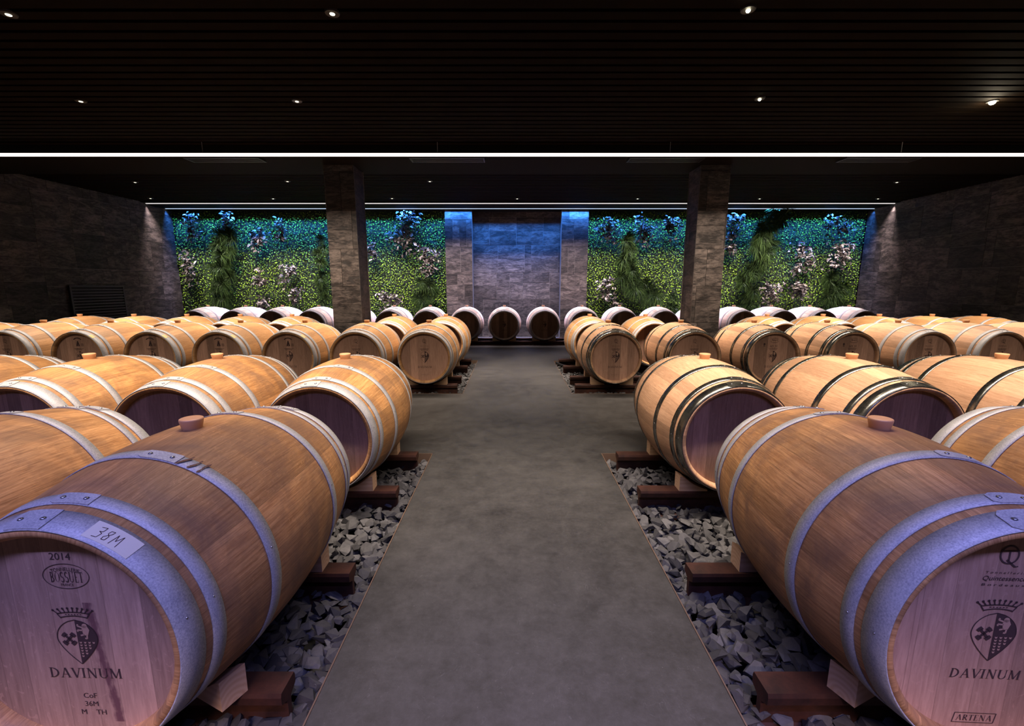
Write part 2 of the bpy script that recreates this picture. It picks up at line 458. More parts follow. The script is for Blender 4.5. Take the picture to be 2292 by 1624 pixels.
# ------------------------------------------------------------------ floor with sunken beds
PITS = []   # (x0, x1, y0, y1)
BED = -0.115
def struct(name, mb, mats, parent=None, label=None):
    o = mb.obj(name, mats, parent)
    if parent is None: o['kind'] = 'structure'
    if label: o['label'] = label
    return o
xs_cut = {}
PITS = [(-6.9, -0.56, 0.30, 2.976), (0.63, 7.2, 0.30, 2.976),
        (-7.0, -0.54, 4.737, 6.95), (0.655, 7.3, 4.737, 6.90),
        (-7.0, 7.4, 8.715, 9.97)]
fl = MB()
TH = 0.16
def slab(x0, x1, y0, y1):
    if x1 - x0 > 1e-4 and y1 - y0 > 1e-4: fl.box(x0, y0, -TH, x1, y1, 0)
X0, X1 = XL - 0.05, XR + 0.05
slab(X0, X1, YF, 0.30)
slab(X0, -6.9, 0.30, 2.976); slab(-0.56, 0.63, 0.30, 2.976); slab(7.2, X1, 0.30, 2.976)
slab(X0, X1, 2.976, 4.737)
slab(X0, -7.0, 4.737, 6.90); slab(-0.54, 0.655, 4.737, 6.90); slab(7.3, X1, 4.737, 6.90)
slab(X0, -7.0, 6.90, 6.95); slab(-0.54, X1, 6.90, 6.95)
slab(X0, X1, 6.95, 8.715)
slab(X0, -7.0, 8.715, 9.97); slab(7.4, X1, 8.715, 9.97)
slab(X0, X1, 9.97, YB + 0.35)
struct('floor', fl, [M['floor']])
sub = MB(); sub.box(X0, YF, -0.24, X1, YB + 0.3, -0.161)
struct('floor_bed_base', sub, [M['earth']])

# thin steel edging round the beds
k = 0
for (x0, x1, y0, y1) in PITS:
    k += 1
    e = MB(); t = 0.0045; h = 0.0035
    e.box(x0, y0, -0.10, x0 + t, y1, h); e.box(x1 - t, y0, -0.10, x1, y1, h)
    e.box(x0 + t, y0, -0.10, x1 - t, y0 + t, h); e.box(x0 + t, y1 - t, -0.10, x1 - t, y1, h)
    struct('trim_%d' % k, e, [plain('edge_steel_%d' % k, (0.13, 0.085, 0.06), 0.5, 0.15)])

# ------------------------------------------------------------------ gravel
def stone_templates(n):
    out = []
    rs = random.Random(3)
    for i in range(n):
        bm = bmesh.new()
        for j in range(11):
            d = np.array([rs.gauss(0, 1) for _ in range(3)]); d /= np.linalg.norm(d)
            d *= rs.uniform(0.8, 1.0)
            bm.verts.new((d[0] * 1.15, d[1] * 0.85, d[2] * 0.68))
        r = bmesh.ops.convex_hull(bm, input=bm.verts)
        bmesh.ops.delete(bm, geom=[g for g in r['geom_interior'] if isinstance(g, bmesh.types.BMVert)], context='VERTS')
        bm.verts.ensure_lookup_table(); bm.verts.index_update()
        vs = np.array([v.co[:] for v in bm.verts]); fs = [[v.index for v in f.verts] for f in bm.faces if len(f.verts) == 3]
        bm.free(); out.append((vs, np.array(fs)))
    return out
STN = stone_templates(14)

def build_tris(name, V, F, tone, mats, tone_all=None):
    me = bpy.data.meshes.new(name)
    me.vertices.add(len(V)); me.vertices.foreach_set('co', V.astype('f').ravel())
    nf, w = F.shape
    me.loops.add(nf * w); me.loops.foreach_set('vertex_index', F.astype('i').ravel())
    me.polygons.add(nf); me.polygons.foreach_set('loop_start', np.arange(0, nf * w, w, dtype='i'))
    me.update(calc_edges=True)
    me.polygons.foreach_set('use_smooth', [False] * nf)
    ca = me.color_attributes.new('tone', 'FLOAT_COLOR', 'POINT')
    col = np.ones((len(V), 4), 'f'); col[:, :tone.shape[1]] = tone
    ca.data.foreach_set('color', col.ravel())
    for m in mats: me.materials.append(m)
    me.validate()
    return me

def gravel(name, regions, label, ztop=-0.048):
    rs = np.random.RandomState(len(name) + int(abs(regions[0][0]) * 100))
    Vs, Fs, Ts = [], [], []; n = 0
    for (x0, x1, y0, y1, sp) in regions:
        for layer in range(2):
            X = np.arange(x0 + sp * .5, x1 - sp * .2, sp); Y = np.arange(y0 + sp * .5, y1 - sp * .2, sp)
            for x in X:
                for y in Y:
                    jx = x + rs.uniform(-.42, .42) * sp; jy = y + rs.uniform(-.42, .42) * sp
                    r = sp * rs.uniform(.58, 1.12) * (0.95 if layer == 0 else 0.82)
                    jx = min(max(jx, x0 + r * .9), x1 - r * .9); jy = min(max(jy, y0 + r * .9), y1 - r * .9)
                    tv, tf = STN[rs.randint(len(STN))]
                    a, b, c = rs.uniform(0, 6.28), rs.uniform(-.6, .6), rs.uniform(-.6, .6)
                    ca, sa = cos(a), sin(a); cb, sb = cos(b), sin(b); cc, sc = cos(c), sin(c)
                    R = np.array([[ca, -sa, 0], [sa, ca, 0], [0, 0, 1]]) @ np.array([[1, 0, 0], [0, cb, -sb], [0, sb, cb]]) @ np.array([[cc, 0, sc], [0, 1, 0], [-sc, 0, cc]])
                    z = (ztop - r * .35 - sp * .35) if layer == 0 else ztop - r * .35 + rs.uniform(-.2, .3) * sp
                    P = (tv * r) @ R.T + np.array([jx, jy, z])
                    Vs.append(P); Fs.append(tf + n); n += len(P)
                    t = rs.uniform(0, 1) ** 1.6
                    Ts.append(np.full((len(P), 1), t))
    me = build_tris(name, np.vstack(Vs), np.vstack(Fs), np.vstack(Ts), [M['stone']])
    o = add_obj(name, me)
    return tag(o, label, 'gravel', None, 'stuff')

gravel('gravel', [(-1.75, -0.567, 0.42, 2.968, 0.052), (-3.0, -1.75, 0.8, 2.976, 0.07)], 'dark crushed stone filling the near bed on the left of the walkway')
gravel('gravel', [(0.637, 1.9, 0.42, 2.968, 0.052), (1.9, 3.3, 0.8, 2.976, 0.07)], 'dark crushed stone filling the near bed on the right of the walkway')
gravel('gravel', [(-1.9, -0.547, 4.744, 6.94, 0.052), (-3.4, -1.9, 4.737, 5.4, 0.07)], 'dark crushed stone in the middle bed on the left of the walkway')
gravel('gravel', [(0.662, 2.1, 4.744, 6.89, 0.052), (2.1, 3.6, 4.737, 5.4, 0.07)], 'dark crushed stone in the middle bed on the right of the walkway')
gravel('gravel', [(-2.2, 2.4, 8.715, 9.3, 0.055)], 'dark crushed stone in the far bed under the back row of barrels', -0.05)

# ------------------------------------------------------------------ tiled walls
def tile_panels(W_, H_, rs, mod=0.60, strip=0.15):
    """rectangles of a mixed format slate cladding"""
    out = []
    z = -0.18
    while z < H_:
        x = -rs.uniform(0, mod)
        while x < W_:
            q = rs.random()
            if q < .30: parts = [(0, 0, mod, mod)]; w = mod
            elif q < .55: parts = [(0, 0, mod, mod / 2), (0, mod / 2, mod, mod)]; w = mod
            elif q < .75: parts = [(0, 0, strip, mod)]; w = strip
            elif q < .9: parts = [(0, 0, mod, mod * .62), (0, mod * .62, mod, mod)]; w = mod
            else: parts = [(0, 0, mod / 2, mod)]; w = mod / 2
            for (a, b, c, d) in parts:
                X0_, Z0_, X1_, Z1_ = max(0, x + a), max(0, z + b), min(W_, x + c), min(H_, z + d)
                if X1_ - X0_ > .01 and Z1_ - Z0_ > .01: out.append((X0_, Z0_, X1_, Z1_))
            x += w
        z += mod
    return out

def tiled(name, origin, ux, W_, H_, seed, nrm, parent=None, thick=0.10, z0=0.0, mod=0.6, strip=0.15):
    """a wall with its own thickness, clad in slate tiles on the side of nrm"""
    rs = random.Random(seed)
    o = np.array(origin, float); u = np.array(ux, float); n = np.array(nrm, float); up = np.array([0, 0, 1.0])
    V, F, T, MI = [], [], [], []
    def addbox(a0, b0, a1, b1, d0, d1, tone, mi):
        k0 = len(V)
        for d in (d0, d1):
            for (a, b) in ((a0, b0), (a1, b0), (a1, b1), (a0, b1)):
                V.append(o + u * a + up * (b + z0) + n * d); T.append(tone)
        for f in ((0,1,2,3), (7,6,5,4), (0,4,5,1), (1,5,6,2), (2,6,7,3), (3,7,4,0)):
            F.append([k0 + i for i in f]); MI.append(mi)
    addbox(0, 0, W_, H_, -thick, 0.0, (0.5, 0.5, 0.5), 1)
    g = 0.0022
    for (a0, b0, a1, b1) in tile_panels(W_, H_, rs, mod, strip):
        addbox(a0 + g, b0 + g, a1 - g, b1 - g, 0.0, 0.006, (rs.random() ** 1.3, rs.random(), 1.0 if rs.random() < .4 else 0.0), 0)
    me = build_tris(name, np.array(V), np.array(F), np.array(T), [M['tile'], M['grout']])
    me.polygons.foreach_set('material_index', MI[:len(me.polygons)])
    ob = add_obj(name, me, parent)
    if parent is None: ob['kind'] = 'structure'
    return ob

H = CEIL + 0.12 + 0.16 + 0.12
tiled('wall_left', (XL, YF, 0), (0, 1, 0), YB - YF, H, 11, (1, 0, 0), z0=-0.16)
tiled('wall_right', (XR, YF, 0), (0, 1, 0), YB - YF, H, 23, (-1, 0, 0), z0=-0.16)
wf = MB(); wf.box(XL - .1, YF - .1, -0.16, XR + .1, YF, H)
struct('wall_front', wf, [M['black']])
wb = MB(); wb.box(XL - .1, YB + .30, -0.16, XR + .1, YB + .42, H)
struct('wall_back', wb, [M['black']])
# centre of the back wall: two slate piers and a recessed slate panel between them
PX = [(-1.455, -0.872), (1.078, 1.660)]
tiled('wall_back_panel', (-0.872, YB + .10, 0), (1, 0, 0), 1.95, H, 37, (0, -1, 0), thick=.18, z0=-0.16)
for i, (a, b) in enumerate(PX):
    p = tiled('wall_back_pier', (a, 9.985, 0), (1, 0, 0), b - a, H, 41 + i * 4, (0, -1, 0), thick=.30, z0=-0.16, mod=0.585)

# columns between the rows
def column(x0, x1, y0, y1, seed):
    e = bpy.data.objects.new('column', None); e.location = ((x0 + x1) / 2, (y0 + y1) / 2, -0.16); C.objects.link(e)
    e['kind'] = 'structure'
    w = x1 - x0; d = y1 - y0; hh = 2.74 + 0.16
    core = MB(); core.box(-w / 2 + .012, -d / 2 + .012, 0, w / 2 - .012, d / 2 - .012, hh)
    core.obj('core', [M['black']], e)
    s = 0.012
    for j, (og, ux, L, nn) in enumerate((((-w/2, -d/2 + s, 0), (1, 0, 0), w, (0, -1, 0)), ((-w/2, d/2 - s, 0), (1, 0, 0), w, (0, 1, 0)),
                                       ((-w/2 + s, -d/2 + s, 0), (0, 1, 0), d - 2*s, (-1, 0, 0)), ((w/2 - s, -d/2 + s, 0), (0, 1, 0), d - 2*s, (1, 0, 0)))):
        tiled('cladding', og, ux, L, hh, seed + j, nn, e, thick=0.004, mod=0.50, strip=.2)
    return e
column(-2.495, -2.095, 6.20, 6.62, 50)
column(2.495, 2.895, 6.20, 6.62, 60)

# ------------------------------------------------------------------ ceiling
cl = MB()
y = YF + 0.02
while y < 5.62:
    cl.box(XL, y, CEIL, XR, y + 0.082, CEIL + 0.02); y += 0.115
y = 6.72
while y < 9.27:
    cl.box(XL, y, CEIL, XR, y + 0.082, CEIL + 0.02); y += 0.115
struct('ceiling', cl, [M['slat']])
cv = MB(); cv.box(XL - .1, YF - .1, CEIL + 0.12, XR + .1, YB + .42, CEIL + .22)
struct('ceiling_slab', cv, [M['void']])
bmn = MB(); bmn.box(XL, 5.73, 2.74, XR, 6.70, CEIL + .12)
struct('ceiling_beam', bmn, [M['soffit']])
sf = MB()
sf.box(XL, 9.47, 2.795, XR, 9.89, CEIL + .12)      # soffit between the two light slots
sf.box(XL, 9.97, 2.775, XR, YB + .30, CEIL + .12)
sf.box(XL, 9.30, 2.815, XR, 9.375, CEIL + .12)
struct('ceiling_soffit', sf, [M['soffit']])

# slot diffusers in the underside of the beam
for i, (u0, u1) in enumerate(((425, 590), (920, 1085), (1405, 1570), (1880, 2045))):
    x0 = at_y(u0, 360, 5.95)[0]; x1 = at_y(u1, 360, 5.95)[0]
    e = bpy.data.objects.new('ceiling_vent', None); e.location = ((x0 + x1) / 2, 5.93, 2.72); C.objects.link(e)
    w = (x1 - x0) / 2
    f = MB()
    f.box(-w, -.10, 0, w, -.085, .02); f.box(-w, .085, 0, w, .10, .02); f.box(-w, -.085, 0, -w + .015, .085, .02); f.box(w - .015, -.085, 0, w, .085, .02)
    f.obj('frame', [M['alu']], e)
    s_ = MB()
    for j in range(4): s_.box(-w + .02, -.07 + j * .042, .004, w - .02, -.05 + j * .042, .018)
    s_.obj('slats', [M['black']], e)
    tag(e, ['dark slot air vent in the beam, first from the left wall', 'dark slot air vent in the beam, just right of the left column',
            'dark slot air vent in the beam beside the right column', 'dark slot air vent in the beam nearest the right wall'][i], 'air vent', 'slot vents in the beam')

# main suspended light line
e = bpy.data.objects.new('linear_light', None); e.location = (0, 5.57, 2.675); C.objects.link(e)
f = MB(); f.box(XL + .04, -.019, 0.0, XR - .04, .019, .028); f.obj('diffuser', [M['led']], e)
f = MB(); f.box(XL + .04, -.021, .028, XR - .04, .021, .036); f.obj('profile', [M['alu']], e)
for u in (453, 979, 1500, 2018):
    x = at_y(u, 334, 5.57)[0]
    f = MB(); f.cyl((x, 0, .036), .0022, .0022, CEIL - 2.711, 6); f.obj('suspension_wire', [M['chalk']], e)
tag(e, 'long glowing white light line hung under the slatted ceiling', 'light')
# slots by the back wall
e = bpy.data.objects.new('light_strip', None); e.location = (0, 9.42, 2.806); C.objects.link(e)
f = MB(); f.box(XL + .02, -.012, 0, XR - .02, .012, .010); f.obj('diffuser', [M['led_thin']], e)
f = MB(); f.box(XL + .02, -.045, .010, XR - .02, .045, .016); f.obj('profile', [M['alu']], e)
tag(e, 'thin warm white light strip, the upper of two along the back wall', 'light strip')
e = bpy.data.objects.new('light_strip', None); e.location = (0, 9.93, 2.789); C.objects.link(e)
f = MB(); f.box(XL + .02, -.010, 0, XR - .02, .010, .010); f.obj('diffuser', [M['led_blue']], e)
f = MB(); f.box(XL + .02, -.036, .010, XR - .02, .036, .016); f.obj('profile', [M['alu']], e)
tag(e, 'thin cool blue light strip, lower of two, grazing the plant wall', 'light strip')

# recessed downlights
DL = [(-3.12, 3.076, 0, 'in the ceiling row nearest the camera, at the left edge'), (-1.11, 3.067, 0, 'in the nearest ceiling row, above the left barrels'),
      (1.44, 3.031, 1, 'in the nearest ceiling row, above the right barrels'),
      (-3.93, 4.389, 0, 'in the second ceiling row, the leftmost'), (-1.96, 4.389, 0, 'in the second ceiling row, left of the walkway'),
      (2.23, 4.34, 1, 'in the second ceiling row, right of the walkway'), (4.39, 4.40, 2, 'shining brightest of all, far right of the second ceiling row'),
      (-6.13, 7.605, 0, 'in the third ceiling row, closest to the left wall'), (-3.62, 7.542, 0, 'in the third ceiling row, left of the left column'),
      (-1.325, 7.542, 0, 'in the third ceiling row, between the two columns'), (6.26, 7.605, 3, 'in the third ceiling row, closest to the right wall'),
      (-6.96, 8.95, 0, 'above the far light strip, closest to the left wall'), (-4.62, 8.99, 0, 'above the left plant wall in the far ceiling row'),
      (-2.31, 8.95, 0, 'in the far ceiling row, just right of the left column'), (0.10, 8.99, 0, 'in the far ceiling row above the slate panel'),
      (2.43, 8.99, 0, 'in the far ceiling row, just left of the right column'), (4.79, 8.99, 0, 'above the right plant wall in the far ceiling row'),
      (7.08, 8.99, 0, 'above the far light strip, closest to the right wall')]
for (x, y, kd, where) in DL:
    e = bpy.data.objects.new('downlight', None); e.location = (x, y, CEIL - .004); C.objects.link(e)
    f = MB(); f.cyl((0, 0, -.004), .042, .046, .012, 24); f.cyl((0, 0, .006), .034, .034, .05, 24)
    f.obj('housing', [M['black']], e)
    f = MB()
    if kd in (1, 2): f.sph((0, -.0, -.006), .013 if kd == 1 else .026, 0, 12, .8)
    else: f.cyl((0, 0, -.007), .015, .017, .004, 20)
    f.obj('lens', [M['lamp'] if kd in (1, 2) else M['lamp_dim']], e)
    tag(e, 'small downlight ' + where, 'downlight', 'downlights in the slatted ceiling')
    d = bpy.data.lights.new('downlight_beam', 'SPOT'); d.energy = (14 if y < 3.5 else 4 if y < 5 else 1.5) if kd != 2 else 10; d.color = (1.0, 0.86, 0.66)
    d.spot_size = radians(95 if y < 3.5 else 60); d.spot_blend = 0.8; d.shadow_soft_size = 0.03
    lo = bpy.data.objects.new('downlight_beam', d); lo.location = (0, 0, -.03); lo.parent = e; C.objects.link(lo)

d = bpy.data.lights.new('downlight_spill', 'POINT'); d.energy = 5; d.color = (1.0, 0.85, 0.6); d.shadow_soft_size = .03
lo = bpy.data.objects.new('downlight_spill', d); lo.location = (4.39, 4.40, CEIL - .07); C.objects.link(lo)

# louvred dark grille low on the left wall
e = bpy.data.objects.new('wall_grille', None); e.location = (XL, 8.05, 0); C.objects.link(e)
f = MB(); f.box(.006, -.52, 0.0, .030, .52, 1.165); f.obj('backing', [M['void']], e)
f = MB()
for j in range(22): f.box(.030, -.50, .04 + j * .05, .045, .50, .062 + j * .05)
f.obj('louvres', [M['black']], e)
f = MB(); f.box(.03, -.53, 0, .05, -.50, 1.175); f.box(.03, .50, 0, .05, .53, 1.175); f.box(.03, -.5, 1.145, .05, .5, 1.175)
f.obj('frame', [M['black']], e)
tag(e, 'black louvred grille standing at the foot of the left slate wall', 'grille')

# ------------------------------------------------------------------ rails
def rail(x0, x1, yc, label, ztop=0.055):
    """a length of railway rail laid across the bed"""
    hw, hh = 0.036, 0.155
    prof = [(-.036, 0), (.036, 0), (.040, -.012), (.038, -.036), (.010, -.050), (.009, -.125), (.062, -.143), (.064, -.155),
            (-.064, -.155), (-.062, -.143), (-.009, -.125), (-.010, -.050), (-.038, -.036), (-.040, -.012)]
    n = len(prof); L = (x1 - x0) / 2
    vs = [(-L, a, b) for a, b in prof] + [(L, a, b) for a, b in prof]
    m_ = MB(); m_.add(vs, [(i, i + n, (i + 1) % n + n, (i + 1) % n) for i in range(n)] + [tuple(range(n)), tuple(range(n, 2 * n))[::-1]])
    o = m_.obj('steel_rail', [M['rail']], None, loc=((x0 + x1) / 2, yc, ztop))
    return tag(o, label, 'rail', 'rails carrying the barrels')
RY = [(1.09, 'nearest'), (1.61, 'second'), (2.32, 'third'), (2.845, 'fourth')]
for y, w in RY:
    rail(-5.6, -0.64, y, 'rusty steel rail in the near bed left of the walkway, %s from the camera' % w)
    rail(0.71, 6.2, y, 'rusty steel rail in the near bed right of the walkway, %s from the camera' % w)
RY2 = [(4.985, 'nearest'), (5.43, 'second'), (6.165, 'third'), (6.76, 'fourth')]
for y, w in RY2:
    rail(-6.9, -0.63, y, 'dark rail in the middle bed left of the walkway, %s from the camera' % w)
    rail(0.725, 7.1, y, 'dark rail in the middle bed right of the walkway, %s from the camera' % w)
rail(-6.8, 7.3, 9.02, 'dark rail under the back row of barrels, the front one')
rail(-6.8, 7.3, 9.55, 'dark rail under the back row of barrels, the one by the wall')

# ------------------------------------------------------------------ lettering and crest
class Pen:
    def __init__(s): s.v = []; s.f = []; s.m = []
    def poly(s, pts, y=0.0, mi=0):
        n = len(s.v); s.v += [(p[0], y, p[1]) for p in pts]; s.f.append(tuple(range(n, n + len(pts)))); s.m.append(mi)
    def line(s, a, b, w, y=0.0, mi=0, w2=None):
        w2 = w if w2 is None else w2
        dx, dz = b[0] - a[0], b[1] - a[1]; L = sqrt(dx * dx + dz * dz) or 1; nx, nz = -dz / L / 2, dx / L / 2
        s.poly([(a[0] + nx * w, a[1] + nz * w), (a[0] - nx * w, a[1] - nz * w), (b[0] - nx * w2, b[1] - nz * w2), (b[0] + nx * w2, b[1] + nz * w2)], y, mi)
    def path(s, pts, w, y=0.0, mi=0):
        for a, b in zip(pts[:-1], pts[1:]): s.line(a, b, w, y, mi)
    def arc(s, c, rx, rz, a0, a1, w0, w1=None, n=14, y=0.0, mi=0):
        w1 = w0 if w1 is None else w1
        P = []
        for i in range(n + 1):
            t = i / n; a = radians(a0 + (a1 - a0) * t); w = w0 + (w1 - w0) * sin(pi * t)
            P.append(((c[0] + (rx + w / 2) * cos(a), c[1] + (rz + w / 2) * sin(a)), (c[0] + (rx - w / 2) * cos(a), c[1] + (rz - w / 2) * sin(a))))
        for i in range(n): s.poly([P[i][0], P[i][1], P[i + 1][1], P[i + 1][0]], y, mi)
    def disc(s, c, r, n=10, y=0.0, mi=0):
        s.poly([(c[0] + r * cos(2 * pi * i / n), c[1] + r * sin(2 * pi * i / n)) for i in range(n)], y, mi)

TK, TN, SF = .125, .045, .035
def glyph(p, ch, T):
    """serif capitals drawn from strokes; T maps unit coordinates to the head; returns the advance"""
    k = Pen()
    def ln_(a, b, w): k.line(a, b, w)
    def sr(x, z, L): k.line((x - L / 2, z), (x + L / 2, z), SF)
    w = .7
    b0, t0 = SF / 2, 1 - SF / 2
    if ch == 'D': ln_((.14, 0), (.14, 1), TK); k.arc((.16, .5), .50, .475, -90, 90, .05, TK); sr(.13, b0, .26); sr(.13, t0, .26); w = .80
    elif ch == 'A': ln_((.08, 0), (.37, 1), TN); ln_((.37, 1), (.66, 0), TK); ln_((.17, .34), (.56, .34), TN); sr(.08, b0, .24); sr(.66, b0, .28); w = .78
    elif ch == 'V': ln_((.08, 1), (.37, 0), TK); ln_((.37, 0), (.66, 1), TN); sr(.08, t0, .28); sr(.66, t0, .24); w = .72
    elif ch == 'I': ln_((.14, 0), (.14, 1), TK); sr(.14, b0, .30); sr(.14, t0, .30); w = .34
    elif ch == 'N': ln_((.12, 0), (.12, 1), TN); ln_((.12, 1), (.66, 0), TK); ln_((.66, 0), (.66, 1), TN); sr(.12, b0, .24); sr(.1, t0, .2); sr(.66, t0, .24); w = .82
    elif ch == 'U': ln_((.13, .3), (.13, 1), TK); ln_((.64, .3), (.64, 1), TN); k.arc((.385, .32), .255, .29, 180, 360, .10, .06); sr(.13, t0, .28); sr(.64, t0, .22); w = .80
    elif ch == 'M': ln_((.12, 0), (.14, 1), TN); ln_((.14, 1), (.47, .05), TK); ln_((.47, .05), (.80, 1), TN); ln_((.80, 1), (.82, 0), TK); sr(.12, b0, .24); sr(.82, b0, .28); sr(.1, t0, .16); sr(.84, t0, .16); w = 1.0
    elif ch == 'O': k.arc((.38, .5), .31, .46, 0, 180, .13, .02); k.arc((.38, .5), .31, .46, 180, 360, .13, .02); w = .78
    elif ch == 'B': ln_((.14, 0), (.14, 1), TK); k.arc((.2, .74), .26, .235, -90, 90, .05, TK); k.arc((.2, .26), .32, .235, -90, 90, .05, TK); sr(.14, b0, .26); sr(.14, t0, .26); w = .64
    elif ch == 'S': k.arc((.30, .73), .20, .235, 30, 270, .07, .13); k.arc((.30, .27), .22, .235, -150, 90, .07, .13); w = .60
    elif ch == 'E': ln_((.14, 0), (.14, 1), TK); ln_((.05, b0), (.52, b0), SF); ln_((.05, t0), (.50, t0), SF); ln_((.14, .52), (.42, .52), SF); ln_((.52, 0), (.52, .22), SF); ln_((.50, .80), (.50, 1), SF); w = .62
    elif ch == 'T': ln_((.30, 0), (.30, 1), TK); ln_((.02, t0), (.58, t0), SF); ln_((.03, .8), (.03, 1), SF); ln_((.57, .8), (.57, 1), SF); sr(.3, b0, .3); w = .62
    elif ch == 'R': ln_((.14, 0), (.14, 1), TK); k.arc((.2, .74), .28, .235, -90, 90, .05, TK); ln_((.28, .5), (.62, 0), TK); sr(.14, b0, .26); sr(.14, t0, .26); sr(.62, b0, .16); w = .70
    for f in k.f: p.poly([T(k.v[i][0], k.v[i][2]) for i in f])
    return w

def serif_text(p, s, cx, cz, h, width, slant=0.0, boldx=1.0):
    adv = [glyph(Pen(), c, lambda a, b: (a, b)) if c != ' ' else .3 for c in s]
    tot = sum(adv) + .08 * (len(s) - 1); sx = width / tot; x = 0
    for c, a in zip(s, adv):
        if c != ' ': glyph(p, c, lambda a_, b_, x=x: (cx - width / 2 + (x + a_) * sx + slant * b_ * h, cz - h / 2 + b_ * h))
        x += a + .08

_fc = {}
def sans_text(p, s, cx, cz, h, width=None, slant=0.0, arc=None):
    """built-in sans lettering flattened to polygons"""
    if s not in _fc:
        cu = bpy.data.curves.new('lettering', 'FONT'); cu.body = s; cu.align_x = 'LEFT'; cu.resolution_u = 3
        ob = bpy.data.objects.new('lettering', cu); C.objects.link(ob)
        dg = bpy.context.evaluated_depsgraph_get(); me = ob.evaluated_get(dg).to_mesh()
        vs = [tuple(v.co) for v in me.vertices]; fs = [tuple(f.vertices) for f in me.polygons]
        ob.evaluated_get(dg).to_mesh_clear(); bpy.data.objects.remove(ob); bpy.data.curves.remove(cu)
        _fc[s] = (vs, fs)
    vs, fs = _fc[s]
    x0 = min(v[0] for v in vs); x1 = max(v[0] for v in vs); z0 = 0.0; z1 = max(v[1] for v in vs)
    sz = h / (z1 - z0); sx = sz if width is None else width / (x1 - x0)
    n = len(p.v)
    for v in vs:
        a = (v[0] - (x0 + x1) / 2) * sx; b = (v[1]) * sz - h / 2
        if arc:
            th = a / arc; r = arc + b
            p.v.append((cx + r * sin(th), 0, cz - arc + r * cos(th)))
        else: p.v.append((cx + a + slant * b, 0, cz + b))
    for f in fs: p.f.append(tuple(i + n for i in f)); p.m.append(0)

def shield_w(t):
    if t < .42: return sin(pi / 2 * (t / .42) ** .62)
    return 1 - ((t - .42) / .58) ** 1.55
def crest(p, cx, zt, w, h):
    """crown over a party shield: cross on bare oak, lion and bell rows on dark"""
    a = w / 2; n = 26
    R = [(cx + a * shield_w(i / n), zt - h * i / n) for i in range(n + 1)]
    Lf = [(cx - (x - cx), z) for x, z in R]
    p.path(R, w * .022); p.path(Lf, w * .022)
    for i in range(n): p.poly([(cx, R[i][1]), R[i], R[i + 1], (cx, R[i + 1][1])])
    # cross of four barbed arms
    c = (cx - a * .42, zt - h * .43); q = a * .30
    for s1 in (-1, 1):
        for s2 in (-1, 1):
            p.line(c, (c[0] + s1 * q * .60, c[1] + s2 * q * .66), q * .42)
            tip = (c[0] + s1 * q * .62, c[1] + s2 * q * .68)
            p.poly([(tip[0] - s1 * q * .50, tip[1] + s2 * q * .10), (tip[0] - s1 * q * .10, tip[1] - s2 * q * .15), (tip[0] + s1 * q * .20, tip[1] - s2 * q * .45), (tip[0] + s1 * q * .62, tip[1] - s2 * q * .10), (tip[0] + s1 * q * .36, tip[1] + s2 * q * .30), (tip[0] - s1 * q * .02, tip[1] + s2 * q * .58)])
    # lion (bare oak on dark)
    y = -.0006; lx, lz = cx + a * .40, zt - h * .24; u = a * .5
    p.poly([(lx - .1*u, lz - .5*u), (lx + .35*u, lz - .45*u), (lx + .55*u, lz + .1*u), (lx + .35*u, lz + .55*u), (lx - .05*u, lz + .6*u), (lx - .2*u, lz + .2*u)], y, 1)
    p.disc((lx + .12*u, lz + .55*u), .26*u, 9, y, 1)
    for (x0_, z0_, x1_, z1_) in ((-.1, .35, -.6, .55), (-.6, .55, -.5, .72), (-.1, .05, -.62, .1), (-.62, .1, -.6, -.1), (0, -.4, -.4, -.5), (.25, -.4, .2, -.85), (.2, -.85, 0, -.8)):
        p.line((lx + x0_*u, lz + z0_*u), (lx + x1_*u, lz + z1_*u), .16*u, y, 1)
    # rows of small bells
    bw = a * .19
    for r in range(7):
        z = zt - h * (.50 + r * .062)
        half = a * shield_w((zt - z) / h + .05)
        x = cx + bw * .75
        while x + bw * .35 < cx + half:
            p.poly([(x - bw * .36, z + bw * .22), (x - bw * .12, z + bw * .12), (x + bw * .12, z + bw * .12), (x + bw * .36, z + bw * .22), (x + bw * .2, z - bw * .30), (x - bw * .2, z - bw * .30)], y, 1)
            x += bw * 1.12
    # crown
    cz = zt + h * .035; cw = a * .62; ch = h * .10
    for (z_, wd) in ((cz + .002, w * .030), (cz + ch, w * .030)):
        P = [(cx + (cw if z_ < cz + ch / 2 else cw * 1.28) * (t * 2 - 1), z_ + h * .035 * (1 - (t * 2 - 1) ** 2)) for t in [i / 12 for i in range(13)]]
        p.path(P, wd)
    p.line((cx - cw, cz), (cx - cw * 1.28, cz + ch), w * .028); p.line((cx + cw, cz), (cx + cw * 1.28, cz + ch), w * .028)
    for t in [i / 9 for i in range(2, 8)]:
        x = cx + cw * 1.05 * (t * 2 - 1); p.line((x - w * .018, cz + ch * .55 + h * .03), (x + w * .018, cz + ch * .55 + h * .03), w * .022)
    for i in range(9):
        t = i / 4 - 1; x = cx + cw * 1.5 * t * 1.05; z = cz + ch * 1.75 + h * .05 * (1 - t * t)
        p.line((cx + cw * 1.22 * t, cz + ch + h * .03 * (1 - t * t)), (x, z), w * .028); p.disc((x, z), w * .030, 10)

